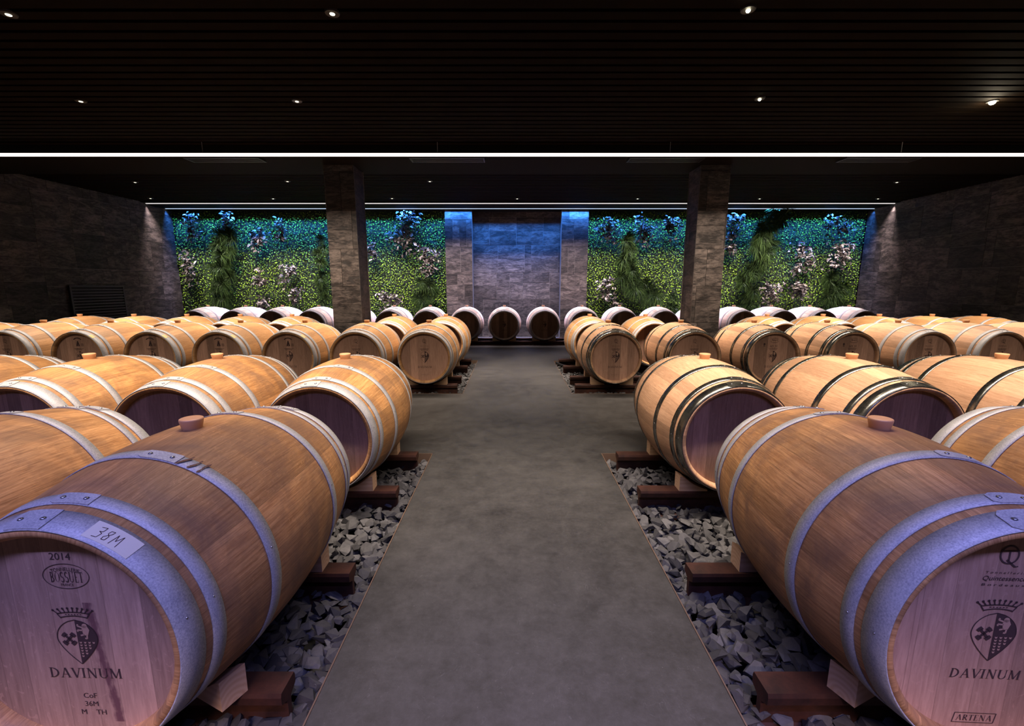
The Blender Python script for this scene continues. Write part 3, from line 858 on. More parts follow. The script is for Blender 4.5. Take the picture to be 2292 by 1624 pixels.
def stencil_mesh(kind):
    parts = {'maker_mark': Pen(), 'crest_mark': Pen(), 'name_mark': Pen(), 'lower_mark': Pen()}
    p = parts['maker_mark']
    if kind == 'bossuet':
        ox = 0.022
        sans_text(p, '2014', ox - .006, .203, .0165, .047)
        p.arc((ox, .155), .052, .030, 0, 360, .0016, n=40)
        sans_text(p, 'TONNELLERIE', ox, .1725, .0088, .066, arc=.10)
        serif_text(p, 'BOSSUET', ox + .001, .1530, .0250, .074)
        sans_text(p, 'FRANCE', ox, .1345, .0062, .028)
        crest(parts['crest_mark'], ox, .047, .093, .113)
        serif_text(parts['name_mark'], 'DAVINUM', ox + .004, -.0900, .0255, .170); p = parts['lower_mark']
        sans_text(p, 'CoF', ox + .004, -.1500, .0130); sans_text(p, '36M', ox + .004, -.1720, .0130); sans_text(p, 'M    TH', ox + .006, -.1945, .0130)
    elif kind == 'artena':
        ox = -.030
        p.arc((ox, .205), .019, .021, 0, 360, .0035, n=30); p.line((ox - .016, .214), (ox + .016, .214), .0022); p.line((ox, .214), (ox, .190), .0034)
        p.line((ox - .004, .193), (ox + .016, .176), .0042); p.line((ox + .016, .176), (ox + .022, .178), .0022)
        sans_text(p, 'T o n n e l l e r i e', ox, .1620, .0055, .085, .2); sans_text(p, 'Quintessence', ox, .1480, .0110, .092, .2); sans_text(p, 'B o r d e a u x', ox, .1320, .0055, .092, .2)
        crest(parts['crest_mark'], ox, .062, .096, .122)
        serif_text(parts['name_mark'], 'DAVINUM', ox, -.0950, .0240, .155, .12); p = parts['lower_mark']
        bx, bz, bw, bh = ox - .004, -.2140, .092, .026
        for a, b in (((-1, -1), (1, -1)), ((1, -1), (1, 1)), ((1, 1), (-1, 1)), ((-1, 1), (-1, -1))):
            p.line((bx + a[0] * bw / 2 + a[1] * .002, bz + a[1] * bh / 2), (bx + b[0] * bw / 2 + b[1] * .002, bz + b[1] * bh / 2), .0018)
        serif_text(p, 'ARTENA', bx, bz, .0155, .080, .12)
    elif kind == 'quint':
        p.arc((0, .185), .018, .021, 0, 360, .0032, n=26); p.line((0, .196), (0, .170), .0036); p.line((-.010, .196), (.010, .196), .002); p.line((0, .170), (.020, .155), .0036)
        sans_text(p, 'Quintessence', 0, .1300, .0075, .085, .2); sans_text(p, 'B o r d e a u x', 0, .1160, .0035, .045, .2)
        crest(parts['crest_mark'], 0, .070, .092, .130)
        serif_text(parts['name_mark'], 'DAVINUM', 0, -.1050, .0240, .155); p = parts['lower_mark']
        p.line((-.04, -.190), (.04, -.190), .0012); p.line((-.012, -.205), (.024, -.205), .0010)
    elif kind == 'cone':
        p.arc((0, .175), .050, .042, 35, 145, .010, n=9); p.poly([(-.022, .128), (.020, .128), (.005, .182), (-.004, .190)])
        p.poly([(-.004, .137), (.006, .137), (.001, .145)], -.0006, 1)
        for j in range(4): p.line((.034 + j * .008, .126), (.032 + j * .008, .158), .0030)
        for j in range(10): p.line((-.050 + j * .011, .100), (-.043 + j * .011, .100), .0040)
        crest(parts['crest_mark'], 0, .072, .082, .120)
        serif_text(parts['name_mark'], 'DAVINUM', 0, -.1000, .0240, .150); p = parts['lower_mark']
    elif kind == 'am':
        p.arc((.01, .190), .048, .024, 200, 340, .0032, n=18); p.arc((.01, .196), .040, .020, 20, 160, .0030, n=18)
        p.path([(-.022, .186), (-.012, .204), (-.006, .186), (.006, .200), (.012, .188), (.028, .197), (.046, .190)], .0040)
        sans_text(p, 'AM 3Y', .004, .1270, .0200, .085)
        p.disc((-.098, .150), .012, 8); p.line((-.108, .130), (-.088, .130), .007)
        crest(parts['crest_mark'], 0, .075, .092, .130)
        serif_text(parts['name_mark'], 'DAVINUM', 0, -.1000, .0250, .155); p = parts['lower_mark']
    elif kind == 'small':
        crest(parts['crest_mark'], 0.0, .060, .070, .100)
        serif_text(parts['name_mark'], 'DAVINUM', 0, -.0950, .0180, .110); p = parts['lower_mark']
    elif kind == 'winery':
        crest(parts['crest_mark'], 0.0, .062, .092, .120)
        serif_text(parts['name_mark'], 'DAVINUM', 0, -.0950, .0240, .155); p = parts['lower_mark']
    res = []
    for nm, q in parts.items():
        if q.f: res.append((nm, new_mesh(nm, [(x, y_, z + .35) for x, y_, z in q.v], q.f, [M['ink'], M['bare']], fmat=q.m)))
    return res
_st = {}
def stencil(kind):
    if kind not in _st: _st[kind] = stencil_mesh(kind)
    return _st[kind]

# ------------------------------------------------------------------ barrels
HL, RB, RE = 0.475, 0.350, 0.283
def prof_r(y): return RB - (RB - RE) * (abs(y) / HL) ** 1.9
ZC = 0.35
NS = 96
def revolve(rows, closed=False):
    """rows of (y, r) about the barrel axis"""
    vs = []; fs = []
    for (y, r) in rows:
        for i in range(NS):
            a = 2 * pi * i / NS; vs.append((r * sin(a), y, ZC + r * cos(a)))
    m_ = len(rows)
    for j in range(m_ - 1 + (1 if closed else 0)):
        for i in range(NS):
            a = j * NS + i; b = j * NS + (i + 1) % NS; c = ((j + 1) % m_) * NS + (i + 1) % NS; d = ((j + 1) % m_) * NS + i
            fs.append((a, b, c, d))
    return vs, fs

def staves_mesh(m_):
    rows = [(-HL + .052, RE - .026), (-HL + .012, RE - .022), (-HL, RE - .012), (-HL, RE - .002)]
    for i in range(21): y = -HL + .004 + (2 * HL - .008) * i / 20; rows.append((y, prof_r(y)))
    rows += [(HL, RE - .002), (HL, RE - .012), (HL - .012, RE - .022), (HL - .052, RE - .026)]
    vs, fs = revolve(rows)
    me = new_mesh('staves', vs, fs, [m_], smooth=True)
    return me

def head_mesh(m_, side):
    b = MB(); r = RE - .0235; y0 = side * (HL - .036); y1 = side * (HL - .054)
    n = NS; vs = []
    rings = [(y0, r), (y1, r)]
    for (y, rr) in rings:
        for i in range(n): a = 2 * pi * i / n; vs.append((rr * sin(a), y, ZC + rr * cos(a)))
    f1 = tuple(range(n)); f2 = tuple(range(n, 2 * n))
    fs = [f1 if side > 0 else f1[::-1], f2[::-1] if side > 0 else f2] + [(i, (i + 1) % n, n + (i + 1) % n, n + i) for i in range(n)]
    return new_mesh('head', vs, fs, [m_])

def hoop_mesh(m_, ya, yb, rivet_dir, seam=-0.22, th=.0022):
    """flat band round the barrel with its riveted overlap"""
    rows = []
    ys = [ya, ya + (yb - ya) * .5, yb]
    out = [(y, prof_r(y) + .0012 + th) for y in ys]; inn = [(y, prof_r(y) + .0004) for y in ys][::-1]
    vs, fs = revolve(out + inn, closed=True)
    b = MB(); b.add(vs, fs, 0, True)
    # overlap of the strip end
    n = 8; a0, a1 = seam, seam + .30
    tv = []
    for i in range(n + 1):
        a = a0 + (a1 - a0) * i / n
        ins = 0.0 if i > 0 else (yb - ya) * .18
        for y in (ya + ins + .0008, yb - ins - .0008):
            for rr in (prof_r(y) + .0012 + th, prof_r(y) + .0012 + th * 2.2):
                tv.append((rr * sin(a), y, ZC + rr * cos(a)))
    tf = []
    for i in range(n):
        q = i * 4; w = q + 4
        tf += [(q + 1, w + 1, w + 3, q + 3), (q, w, w + 1, q + 1), (q + 2, q + 3, w + 3, w + 2)]
    tf += [(0, 1, 3, 2), (4 * n, 4 * n + 2, 4 * n + 3, 4 * n + 1)]
    b.add(tv, tf, 0, False)
    ym = (ya + yb) / 2
    for a in (seam + .07, seam + .24):
        r = prof_r(ym) + .0012 + th * 2.2
        b.sph((r * sin(a), ym, ZC + r * cos(a)), .0062, 1, 8, .55)
    for a in (1.35, -1.55, 2.6):
        r = prof_r(ym) + .0012 + th
        b.sph((r * sin(a), ym, ZC + r * cos(a)), .0032, 1, 6, .8)
    return b.mesh('hoop', [m_, M['rivet']])

HOOPS = [(0.000, .056), (.076, .110), (.262, .300)]
_cache = {}
def cached(key, fn):
    if key not in _cache: _cache[key] = fn()
    return _cache[key]

def make_bung():
    b = MB(); n = 24
    rows = [(.024, -.012), (.0300, .014), (.0325, .026), (.0318, .030), (.0290, .0315), (.006, .0318), (.004, .0312)]
    vs = []
    for r, z in rows:
        for i in range(n): a = 2 * pi * i / n; vs.append((r * cos(a), r * sin(a), .70 + z))
    fs = []
    for j in range(len(rows) - 1):
        for i in range(n): fs.append((j * n + i, j * n + (i + 1) % n, (j + 1) * n + (i + 1) % n, (j + 1) * n + i))
    fs.append(tuple(range((len(rows) - 1) * n, len(rows) * n)))
    b.add(vs, fs, 0, True)
    return b.mesh('bung', [M['bung']])

def make_proto(stave, hoop, head):
    e = bpy.data.objects.new('wine_barrel', None); C.objects.link(e)
    add_obj('staves', cached(('s', stave), lambda: staves_mesh(M[stave])), e)
    add_obj('barrel_head', cached(('h', head, -1), lambda: head_mesh(M[head], -1)), e)
    add_obj('barrel_head', cached(('h', 'head', 1), lambda: head_mesh(M['head'], 1)), e)
    for i, (a, b) in enumerate(HOOPS):
        sm = (-.22, -.12, .02)[i]
        add_obj('hoop', cached(('o', hoop, i, 0), lambda: hoop_mesh(M[hoop], -HL + a, -HL + b, 1, sm)), e)
        add_obj('hoop', cached(('o', hoop, i, 1), lambda: hoop_mesh(M[hoop], HL - b, HL - a, 1, -sm - .2)), e)
    add_obj('bung', cached('bung', make_bung), e)
    return e

PROTO = {}
def barrel(key, x, y, yaw, label, group, sten=None, roll=0.0):
    """first barrel of a kind is built, every later one is a copy of it and of each of its parts"""
    if key not in PROTO:
        r = PROTO[key] = make_proto(*key)
    else:
        p = PROTO[key]
        r = p.copy(); C.objects.link(r)
        for ch in list(p.children):
            if ch.name.startswith(('paper', 'yellow', 'chalk')): continue
            c = ch.copy(); C.objects.link(c); c.parent = r
            for g in list(c.children): pass
    r.location = (x, y, 0.037); r.rotation_euler = (0, 0, -yaw)
    tag(r, label, 'barrel', group)
    return r

def add_stencil(r, kind):
    hd = [c for c in r.children if c.name.startswith('barrel_head') and min(v.co.y for v in c.data.vertices[:1]) < 0][0]
    for nm, me in stencil(kind): add_obj(nm, me, hd, loc=(0, -(HL - .036) - .0009, 0))

GX = {1: 'barrels in the front row', 2: 'barrels in the second row', 3: 'barrels in the third row', 4: 'barrels in the fourth row', 5: 'barrels in the back row by the wall'}
ORD = ['first', 'second', 'third', 'fourth', 'fifth', 'sixth', 'seventh', 'eighth', 'ninth']
MARK = {'quint': 'Q mark', 'cone': 'cone mark', 'am': 'AM 3Y mark'}
pend = []

# row 1
b1 = barrel(('stave_old', 'galv', 'head_stained'), -0.990, 1.318, .026, 'big stained oak barrel front left with 2014 stencil, crest and paper label', GX[1])
b2 = barrel(('stave_old', 'galv', 'head'), 1.138, 1.318, .050, 'big stained oak barrel front right with crest and ARTENA stencil', GX[1])
b3 = barrel(('stave_old', 'galv', 'head'), -1.775, 1.318, .015, 'weathered orange oak barrel half cut off behind the 2014 stencil barrel', GX[1])
b4 = barrel(('stave_old', 'galv', 'head'), 2.02, 1.318, .02, 'weathered oak barrel cut off at the right edge beyond the ARTENA barrel', GX[1])
pend += [(b1, 'bossuet'), (b2, 'artena'), (b3, 'winery'), (b4, 'winery')]
# row 2
for i, x in enumerate((-1.005, -1.775, -2.546, -3.316)):
    barrel(('stave_old', 'galv', 'head'), x, 2.637, -.012, 'orange oak barrel, pale hoops, unmarked head, second row, %s left of walkway' % ORD[i], GX[2])
for i, x in enumerate((1.161, 2.047, 2.95)):
    barrel(('stave_new', 'steel', 'head'), x, 2.637, .012, 'pale oak barrel, dark shiny hoops, second row, %s right of walkway' % ORD[i], GX[2])
# row 3
K3L = ['quint', 'quint', 'cone', 'cone', 'cone', 'cone', 'quint', 'quint']
for i, x in enumerate((-.985, -1.725, -2.460, -3.225, -3.975, -4.772, -5.57, -6.35)):
    b = barrel(('stave_mid', 'galv', 'head'), x, 5.276, (-.045, -.02, 0, 0, 0, 0, 0, 0)[i], 'golden oak barrel, %s on head, third row, %s left of walkway' % (MARK[K3L[i]], ORD[i]), GX[3])
    pend.append((b, K3L[i]))
K3R = ['quint', 'quint', 'am', 'am', 'quint', 'quint', 'quint']
for i, x in enumerate((1.143, 2.009, 2.88, 3.747, 4.592, 5.40, 6.21)):
    b = barrel(('stave_new', 'steel' if i < 4 else 'galv', 'head'), x, 5.276, (.0, .0, .01, 0, 0, 0, 0)[i], 'pale oak barrel, %s on head, third row, %s right of walkway' % (MARK[K3R[i]], ORD[i]), GX[3])
    pend.append((b, K3R[i]))
# row 4
for i, (x, nm) in enumerate(((-.952, 'first'), (-1.691, 'second'), (-3.164, 'third'), (-3.91, 'fourth'), (-4.678, 'fifth'), (-5.44, 'sixth'), (-6.218, 'seventh'))):
    barrel(('stave_mid', 'galv', 'head'), x, 6.40, -.02 if i == 0 else 0, 'golden oak barrel half hidden in the fourth row, %s left from the walkway' % nm, GX[4])
for i, (x, nm) in enumerate(((1.119, 'first'), (1.92, 'second'), (3.672, 'third'), (4.476, 'fourth'), (5.286, 'fifth'), (6.045, 'sixth'), (6.791, 'seventh'))):
    barrel(('stave_mid', 'galv', 'head'), x, 6.40, .0, 'golden oak barrel half hidden in the fourth row, %s right from the walkway' % nm, GX[4])
# row 5
R5 = [-6.336, -5.545, -4.782, -4.019, -3.247, -2.447, -1.703, -0.940, -0.158, 0.651, 1.455, 2.24, 3.047, 3.824, 4.624, 5.405, 6.205, 7.024]
N5 = ['leftmost of the back row', 'second from the left end of the back row', 'third from the left end of the back row', 'just left of the left column in the back row',
      'behind the left column in the back row', 'just right of the left column in the back row', 'left of the left slate pier in the back row',
      'before the left slate pier in the back row', 'left one of two before the slate panel', 'right one of two before the slate panel',
      'before the right slate pier in the back row', 'right of the right slate pier in the back row', 'just left of the right column in the back row',
      'behind the right column in the back row', 'just right of the right column in the back row', 'third from the right end of the back row',
      'second from the right end of the back row', 'rightmost of the back row']
for i, x in enumerate(R5):
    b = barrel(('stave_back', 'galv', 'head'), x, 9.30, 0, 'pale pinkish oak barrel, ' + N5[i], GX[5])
    if 6 < i < 12: pend.append((b, 'small'))
for b, k_ in pend: add_stencil(b, k_)

# paper label on the chime hoop of the front left barrel, yellow labels on some third row hoops
def band_patch(a0, a1, y0, y1, off, n=8):
    vs = []; fs = []
    for i in range(n + 1):
        a = a0 + (a1 - a0) * i / n
        for y in (y0, y1):
            for o_ in (off, off + .0006):
                r = prof_r(y) + o_; vs.append((r * sin(a), y, ZC + r * cos(a)))
    for i in range(n):
        q = i * 4; w = q + 4; fs += [(q + 1, w + 1, w + 3, q + 3), (q, q + 1, w + 1, w), (q + 2, w + 2, w + 3, q + 3)]
    fs += [(0, 2, 3, 1), (4 * n, 4 * n + 1, 4 * n + 3, 4 * n + 2)]
    return vs, fs
vs, fs = band_patch(.36, .72, -HL + .008, -HL + .049, .0040)
lab = add_obj('paper_label', new_mesh('paper_label', vs, fs, [M['paper']]), b1); lab['label'] = 'yellowed paper label with handwritten 38M'
pn = Pen()
hand = [[(0, .9), (.5, 1), (.45, .6), (.15, .55), (.5, .45), (.4, .05), (-.05, .0)], [(1.35, .95), (1.0, .9), (.95, .65), (1.25, .45), (1.2, .1), (.9, .05), (.85, .3), (1.3, .7), (1.35, .95)],
        [(1.7, 0), (1.85, .9), (2.05, .35), (2.35, .95), (2.45, 0)]]
for st_ in hand: pn.path([(x_ * .022, z_ * .026) for x_, z_ in st_], .0014)
v2 = []
for (x_, _, z_) in pn.v:
    a = .42 + x_ / .30; y = -HL + .014 + z_; r = prof_r(y) + .0050; v2.append((r * sin(a), y, ZC + r * cos(a)))
add_obj('handwriting', new_mesh('handwriting', v2, pn.f, [M['ink']]), lab)
# dried wine runs across the bilge hoop of the same barrel
M['wine'] = plain('dried_wine', (0.10, 0.028, 0.020), 0.6)
pn = Pen(); rr_ = random.Random(5)
for a0 in (.33, .42, .50):
    P_ = [(a0, -HL + .262)]
    for j in range(7): P_.append((P_[-1][0] + rr_.uniform(-.004, .012), -HL + .262 + .0062 * (j + 1)))
    pn.path(P_, .012)
v2 = [((prof_r(z_) + .0066) * sin(x_), z_, ZC + (prof_r(z_) + .0066) * cos(x_)) for (x_, _, z_) in pn.v]
add_obj('wine_drips', new_mesh('wine_drips', v2, pn.f, [M['wine']]), b1)
for b, _k in pend:
    if _k in ('cone',):
        vs, fs = band_patch(.55, .72, -HL + .012, -HL + .046, .0040, 4)
        add_obj('yellow_label', cached('ylab', lambda: new_mesh('yellow_label', vs, fs, [M['tape']])), b)

# ------------------------------------------------------------------ pine wedges
def wedge_mesh(side):
    # side +1: outer end towards +X; thick end outside, sloping top under the barrel
    x0, x1 = .085, .240
    def top(x): return ZC - sqrt(.3345 ** 2 - x * x) - .018
    b = MB(); d = .036; n = 6
    pts = [(x0 + (x1 - x0) * i / n) for i in range(n + 1)]
    z0 = 0.0
    vs = []
    for x in pts:
        zt = min(top(x) , .088)
        for yy in (-d, d): vs += [(side * x, yy, z0), (side * x, yy, zt)]
    fs = []
    for i in range(n):
        q = i * 4; w = q + 4
        fs += [(q, w, w + 1, q + 1), (q + 2, q + 3, w + 3, w + 2), (q + 1, w + 1, w + 3, q + 3), (q, q + 2, w + 2, w)]
    fs += [(0, 1, 3, 2), (4 * n, 4 * n + 2, 4 * n + 3, 4 * n + 1)]
    m_ = b; m_.add(vs, fs, 0, False)
    return m_.mesh('wedge_block', [M['pine']])
WM = {1: wedge_mesh(1), -1: wedge_mesh(-1)}
def wedge(bx, by, side, label, twist=0):
    o = add_obj('wedge_block', WM[side], None, (bx, by, 0.0552), (0, 0, twist))
    return tag(o, label, 'wedge', 'pine wedges holding the barrels')
wl = [(-0.990, 1, 'left', 'front left barrel'), (1.138, -1, 'right', 'front right barrel')]
wedge(-.973, 1.130, 1, 'pine wedge on the nearest rail under the 2014 stencil barrel, walkway side', -.42)
wedge(-.990, 1.62, 1, 'pine wedge on the second rail under the 2014 stencil barrel, walkway side')
wedge(-.990, 1.08, -1, 'pine wedge on the nearest rail under the 2014 stencil barrel, far side')
wedge(-.990, 1.62, -1, 'pine wedge on the second rail under the 2014 stencil barrel, far side')
wedge(1.125, 1.138, -1, 'pine wedge on the nearest rail under the ARTENA barrel, walkway side', .40)
wedge(1.138, 1.62, -1, 'pine wedge on the second rail under the ARTENA barrel, walkway side')
wedge(1.138, 1.08, 1, 'pine wedge on the nearest rail under the ARTENA barrel, far side')
wedge(1.138, 1.62, 1, 'pine wedge on the second rail under the ARTENA barrel, far side')
for (bx, sd, nm) in ((-1.005, 1, 'left'), (1.161, -1, 'right')):
    for y, w in ((2.32, 'third'), (2.85, 'fourth')):
        wedge(bx, y, sd, 'pine wedge, %s rail of near bed, walkway side, %s of the walkway' % (w, nm))
        wedge(bx, y, -sd, 'pine wedge, %s rail of near bed, outer side, %s of the walkway' % (w, nm))
for (bx, sd, nm) in ((-.985, 1, 'left'), (1.143, -1, 'right')):
    for y, w in ((4.985, 'nearest'), (5.43, 'second'), (6.165, 'third'), (6.76, 'fourth')):
        wedge(bx, y, sd, 'pine wedge, %s rail of middle bed, walkway side, %s of the walkway' % (w, nm))
        if y < 5.2: wedge(bx, y, -sd, 'pine wedge, %s rail of middle bed, outer side, %s of the walkway' % (w, nm))
for i in (7, 8, 9, 10):
    for sd, nm in ((1, 'right'), (-1, 'left')):
        wedge(R5[i], 9.02, sd, 'small pine wedge on far rail, %s foot of barrel %s' % (nm, ['before the left pier', 'before the panel, left one', 'before the panel, right one', 'before the right pier'][i - 7]))

# black hose lying in the middle bed right of the walkway
hp = [at_y(u, v, Y) + (Y,) for u, v, Y in ((1247, 806, 6.72), (1254, 811, 6.5), (1266, 816, 6.3), (1282, 818, 6.05))]
hv = MB(); prev = None; n = 10; pts = []
import itertools
cp = [(0.70, 6.86, -.02), (0.735, 6.60, -.008), (0.79, 6.44, 0.0), (0.90, 6.33, -.005), (1.02, 6.30, -.03)]
def cr(p0, p1, p2, p3, t): return tuple(0.5 * ((2 * b) + (-a + c) * t + (2 * a - 5 * b + 4 * c - d) * t * t + (-a + 3 * b - 3 * c + d) * t ** 3) for a, b, c, d in zip(p0, p1, p2, p3))
q = [cp[0]] + cp + [cp[-1]]
for i in range(len(q) - 3):
    for j in range(8): pts.append(cr(*q[i:i + 4], j / 8))
vs = []; fs = []
for i, p_ in enumerate(pts):
    a = np.array(pts[max(0, i - 1)]); b_ = np.array(pts[min(len(pts) - 1, i + 1)]); d = b_ - a; d /= np.linalg.norm(d)
    s1 = np.cross(d, (0, 0, 1)); s1 /= np.linalg.norm(s1); s2 = np.cross(s1, d)
    for k_ in range(n): t = 2 * pi * k_ / n; vs.append(tuple(np.array(p_) + .018 * (s1 * cos(t) + s2 * sin(t))))
for i in range(len(pts) - 1):
    for k_ in range(n): fs.append((i * n + k_, i * n + (k_ + 1) % n, (i + 1) * n + (k_ + 1) % n, (i + 1) * n + k_))
fs += [tuple(range(n))[::-1], tuple(range(len(vs) - n, len(vs)))]
hv.add(vs, fs, 0, True)
tag(hv.obj('hose', [M['black']]), 'black hose lying on the gravel at the far corner of the middle right bed', 'hose')

# ------------------------------------------------------------------ plant wall
def living_wall(x0, x1, label, seed):
    rs = np.random.RandomState(seed)
    e = bpy.data.objects.new('plant_wall', None); e.location = ((x0 + x1) / 2, YB + .02, 0); C.objects.link(e)
    ox = (x0 + x1) / 2
    b = MB(); b.box(x0 - ox, 0.0, -.16, x1 - ox, .12, 2.775); b.obj('backing', [M['moss_back']], e)
    sp = 0.046; Vs = []; Ts = []; Fs = []; n = 0
    xs = np.arange(x0 + .01, x1 - .01, sp); zs = np.arange(0.35, 2.76, sp)
    for x in xs:
        for z in zs:
            lump = .5 + .5 * sin(x * 5.1 + z * 3.7 + 2 * sin(z * 2.3)) * sin(z * 4.3 - x * 2.1)
            for k_ in range(2):
                px = x + rs.uniform(-.5, .5) * sp; pz = z + rs.uniform(-.5, .5) * sp; py = -rs.uniform(.0, .045) - .02 * lump
                L = rs.uniform(.026, .042); w = L * .36
                nr = np.array([rs.normal(0, .45), -.75, rs.normal(.45, .4)]); nr /= np.linalg.norm(nr)
                a = rs.uniform(0, 6.28); t = np.array([cos(a), 0, sin(a)]); d = t - nr * (t @ nr); d /= np.linalg.norm(d); s_ = np.cross(nr, d)
                c = np.array([px - ox, py, pz])
                P = [c - d * L * .5, c + s_ * w + nr * w * .25, c + d * L * .5, c - s_ * w + nr * w * .25]
                Vs += P; Fs.append([n, n + 1, n + 2, n + 3]); n += 4
                Ts += [[rs.uniform(0, 1) ** 1.2]] * 4
    me = build_tris('leaves', np.array(Vs), np.array(Fs), np.array(Ts), [M['box_leaf']])
    o = add_obj('leaves', me, e); o['kind'] = 'stuff'
    tag(e, label, 'plant wall', 'planted green walls')
    return e
living_wall(XL + .01, -1.455, 'green plant wall left of the slate panel, running behind the left column', 5)
living_wall(1.66, XR - .01, 'green plant wall right of the slate panel, running behind the right column', 6)

def leafy(u0, u1, v0, v1, label, seed, n=None, lean=0.0, size=1.0):
    rs = np.random.RandomState(seed)
    x0, z1 = at_y(u0, v0, 9.98); x1, z0 = at_y(u1, v1, 9.98)
    cx, cz = (x0 + x1) / 2, (z0 + z1) / 2; hx, hz = (x1 - x0) / 2, (z1 - z0) / 2
    e = bpy.data.objects.new('leafy_plant', None); e.location = (cx, YB - .075, z0); C.objects.link(e)
    if n is None: n = int(26 + 330 * (x1 - x0) * (z1 - z0))
    Vs, Fs, Ts = [], [], []; k0 = 0
    centers = [(rs.uniform(-.55, .55), rs.uniform(-.75, .75)) for _ in range(7)]
    st = MB()
    for i in range(n):
        c0 = centers[rs.randint(len(centers))]
        px = (c0[0] + rs.normal(0, .28)); pz = (c0[1] + rs.normal(0, .22))
        px = max(-1, min(1, px)); pz = max(-1, min(1, pz))
        X = px * hx + lean * pz * hx; Z = pz * hz + hz
        dep = .105 * (1 - .7 * (px * px + pz * pz) / 2) * rs.uniform(.45, 1.0)
        c = np.array([X, -dep, Z])
        L = rs.uniform(.055, .105) * size; w = L * rs.uniform(.22, .36)
        a = rs.uniform(0, 2 * pi)
        d = np.array([cos(a) * .8, -rs.uniform(.1, .7), sin(a) * .55 - .35]); d /= np.linalg.norm(d)
        s_ = np.cross(d, np.array([rs.uniform(-.5, .5), -1.0, rs.uniform(.2, 1.2)])); s_ /= np.linalg.norm(s_); u_ = np.cross(s_, d)
        P = [c, c + d * L * .3 + s_ * w * .8 + u_ * w * .3, c + d * L * .7 + s_ * w * .7 + u_ * w * .25, c + d * L - u_ * L * .12, c + d * L * .7 - s_ * w * .7 + u_ * w * .25, c + d * L * .3 - s_ * w * .8 + u_ * w * .3]
        Vs += P; m0 = c + d * L * .5
        Fs += [[k0, k0 + 1, k0 + 2, k0 + 3], [k0, k0 + 3, k0 + 4, k0 + 5]]; k0 += 6
        t = rs.uniform(0, 1) ** 2.8; Ts += [[t]] * 6
    for c0 in centers:
        pA = np.array([0, 0.01, hz * .8]); pB = np.array([c0[0] * hx, -.12, c0[1] * hz + hz])
        d = pB - pA; s_ = np.cross(d, (0, 1, 0)); s_ /= (np.linalg.norm(s_) + 1e-6); r = .004
        for sg in ((1, 0, 0),):
            st.add([pA + s_ * r, pA - s_ * r, pB - s_ * r * .5, pB + s_ * r * .5, pA + np.array([0, .008, 0]), pB + np.array([0, .006, 0])], [(0, 1, 2, 3), (0, 3, 5, 4), (1, 4, 5, 2)])
    add_obj('leaves', build_tris('leaves', np.array(Vs), np.array(Fs), np.array(Ts), [M['grey_leaf']]), e)['kind'] = 'stuff'
    st.obj('stem', [M['stem']], e)
    tag(e, label, 'plant', 'broad leaved plants in the green wall')

LP = [(406, 456, 471, 538, 'bluish leafy plant at the top left corner of the left plant wall'), (490, 527, 471, 514, 'small bluish leafy plant, second along the top of the left plant wall'),
      (556, 611, 509, 568, 'dim leafy plant below and left of the bright one by the left column'), (611, 645, 487, 543, 'bright blue leafy plant at top, nearest left of the left column'),
      (399, 449, 559, 640, 'brownish leafy plant at mid height against the left slate wall'), (563, 601, 595, 640, 'small pale leafy plant at mid height in the left plant wall'),
      (622, 662, 590, 645, 'pale brown leafy plant lower left of the left column'), (645, 682, 632, 680, 'pale brown leafy plant low, close beside the left column'),
      (566, 606, 655, 690, 'low leafy plant just above the barrels in the left plant wall'),
      (866, 942, 468, 575, 'largest bluish leafy plant, between the left column and the left pier'), (931, 988, 536, 622, 'pale leafy plant beside the left slate pier'),
      (826, 846, 536, 580, 'narrow leafy plant peeking out right of the left column'), (842, 904, 652, 700, 'low dark leafy plant just right of the left column'),
      (1320, 1387, 485, 542, 'dim bluish leafy plant beside the right slate pier'), (1415, 1464, 471, 548, 'bright blue leafy plant midway between right pier and right column'),
      (1482, 1528, 476, 540, 'bluish leafy plant at the top just left of the right column'), (1340, 1387, 618, 687, 'low green leafy plant beside the right slate pier'),
      (1626, 1666, 477, 540, 'bright blue leafy plant at top just right of the right column'), (1622, 1648, 545, 575, 'small white leafy plant right of the right column'),
      (1845, 1908, 476, 522, 'turquoise leafy plant at the top right of the right plant wall'), (1843, 1908, 534, 606, 'bluish to brown leafy plant near the right slate wall'),
      (1772, 1822, 541, 622, 'tall pale leafy plant at mid height in the right plant wall'), (1768, 1820, 620, 675, 'brown leafy plant low in the right plant wall'),
      (1693, 1749, 620, 684, 'dark leafy plant low, between the feathery plant and the brown one')]
for i, (u0, u1, v0, v1, lb) in enumerate(LP): leafy(u0, u1, v0, v1, lb, 100 + i, lean=(.3 if i in (6, 7) else 0))

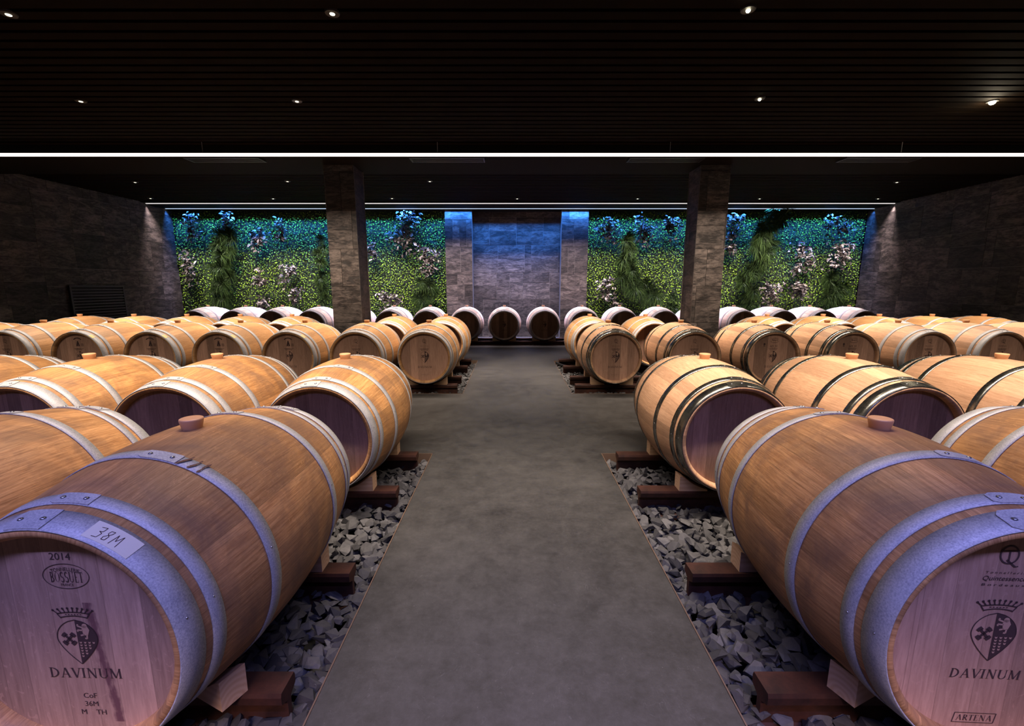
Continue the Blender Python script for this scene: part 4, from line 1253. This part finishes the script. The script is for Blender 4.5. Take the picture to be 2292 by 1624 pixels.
def feathery(u0, u1, v0, v1, label, seed, lean=0.0):
    rs = np.random.RandomState(seed)
    x0, z1 = at_y(u0, v0, 9.96); x1, z0 = at_y(u1, v1, 9.96)
    cx = (x0 + x1) / 2; hx, hz = (x1 - x0) / 2, (z1 - z0) / 2
    e = bpy.data.objects.new('feathery_plant', None); e.location = (cx, YB - .075, z0); C.objects.link(e)
    Vs, Fs, Ts = [], [], []; k0 = 0
    nc = max(4, int(26 * hx * hz / .09)); nc = min(nc, 12); st = MB()
    for ci in range(nc):
        tz = (ci + .5) / nc; cz = hz * 2 * tz + rs.normal(0, .04); cx0 = rs.uniform(-.45, .45) * hx + lean * hx * (tz - .5) * 2
        st.add([(cx0 - .006, 0, cz), (cx0 + .006, 0, cz), (cx0, -.08, cz + .03), (cx0, .0, cz + .012)], [(0, 1, 2), (1, 3, 2), (3, 0, 2)])
        cy0 = -rs.uniform(.02, .12); a00 = rs.uniform(0, 2 * pi)
        for j in range(120):
            a = a00 + rs.normal(0, 1.5); L = rs.uniform(.35, 1.0) * (hx * .45 + .10)
            c = np.array([cx0 + rs.normal(0, .018), cy0 + rs.normal(0, .01), cz + rs.normal(0, .02)])
            d = np.array([cos(a), -rs.uniform(.1, .6), sin(a) * .9]); d /= np.linalg.norm(d)
            s_ = np.cross(d, (0, 1, 0)); s_ /= (np.linalg.norm(s_) + 1e-6); w = rs.uniform(.0040, .0085)
            mid = c + d * L * .55 + np.array([0, -.02, 0]); tip = c + d * L + np.array([0, 0, -.30 * L])
            Vs += [c + s_ * w, c - s_ * w, mid - s_ * w, mid + s_ * w, tip - s_ * w * .2, tip + s_ * w * .2]
            Fs += [[k0, k0 + 1, k0 + 2, k0 + 3], [k0 + 3, k0 + 2, k0 + 4, k0 + 5]]; k0 += 6
            t = rs.uniform(0, 1) ** 2 * .7; Ts += [[t], [t], [t], [t], [min(1, t + .4)], [min(1, t + .4)]]
    add_obj('fronds', build_tris('fronds', np.array(Vs), np.array(Fs), np.array(Ts), [M['feather']]), e)['kind'] = 'stuff'
    st.obj('stem', [M['stem']], e)
    tag(e, label, 'plant', 'feathery plants in the green wall')
FP = [(462, 548, 520, 590, 'silvery feathery plant high in the middle of the left plant wall', 0), (454, 545, 585, 690, 'big dark feathery plant below the silvery one, left plant wall', 0),
      (700, 744, 535, 690, 'feathery plant half hidden by the left edge of the left column', 0), (918, 990, 632, 696, 'low feathery plant beside the left slate pier', 0),
      (1378, 1435, 528, 620, 'tall feathery plant between right pier and right column', 0), (1388, 1480, 612, 668, 'trailing feathery plant running down towards the right column', -.6),
      (1494, 1516, 664, 690, 'small feathery tuft at the foot of the right column', 0), (1693, 1760, 470, 528, 'teal plume shaped feathery plant at the top of the right plant wall', .5),
      (1663, 1738, 522, 604, 'olive feathery plant just below the teal plume', 0), (1646, 1698, 598, 686, 'dark feathery plant low, below the olive one', 0),
      (1828, 1906, 620, 686, 'dark feathery plant low near the right slate wall', 0)]
for i, (u0, u1, v0, v1, lb, lean) in enumerate(FP): feathery(u0, u1, v0, v1, lb, 300 + i, lean)
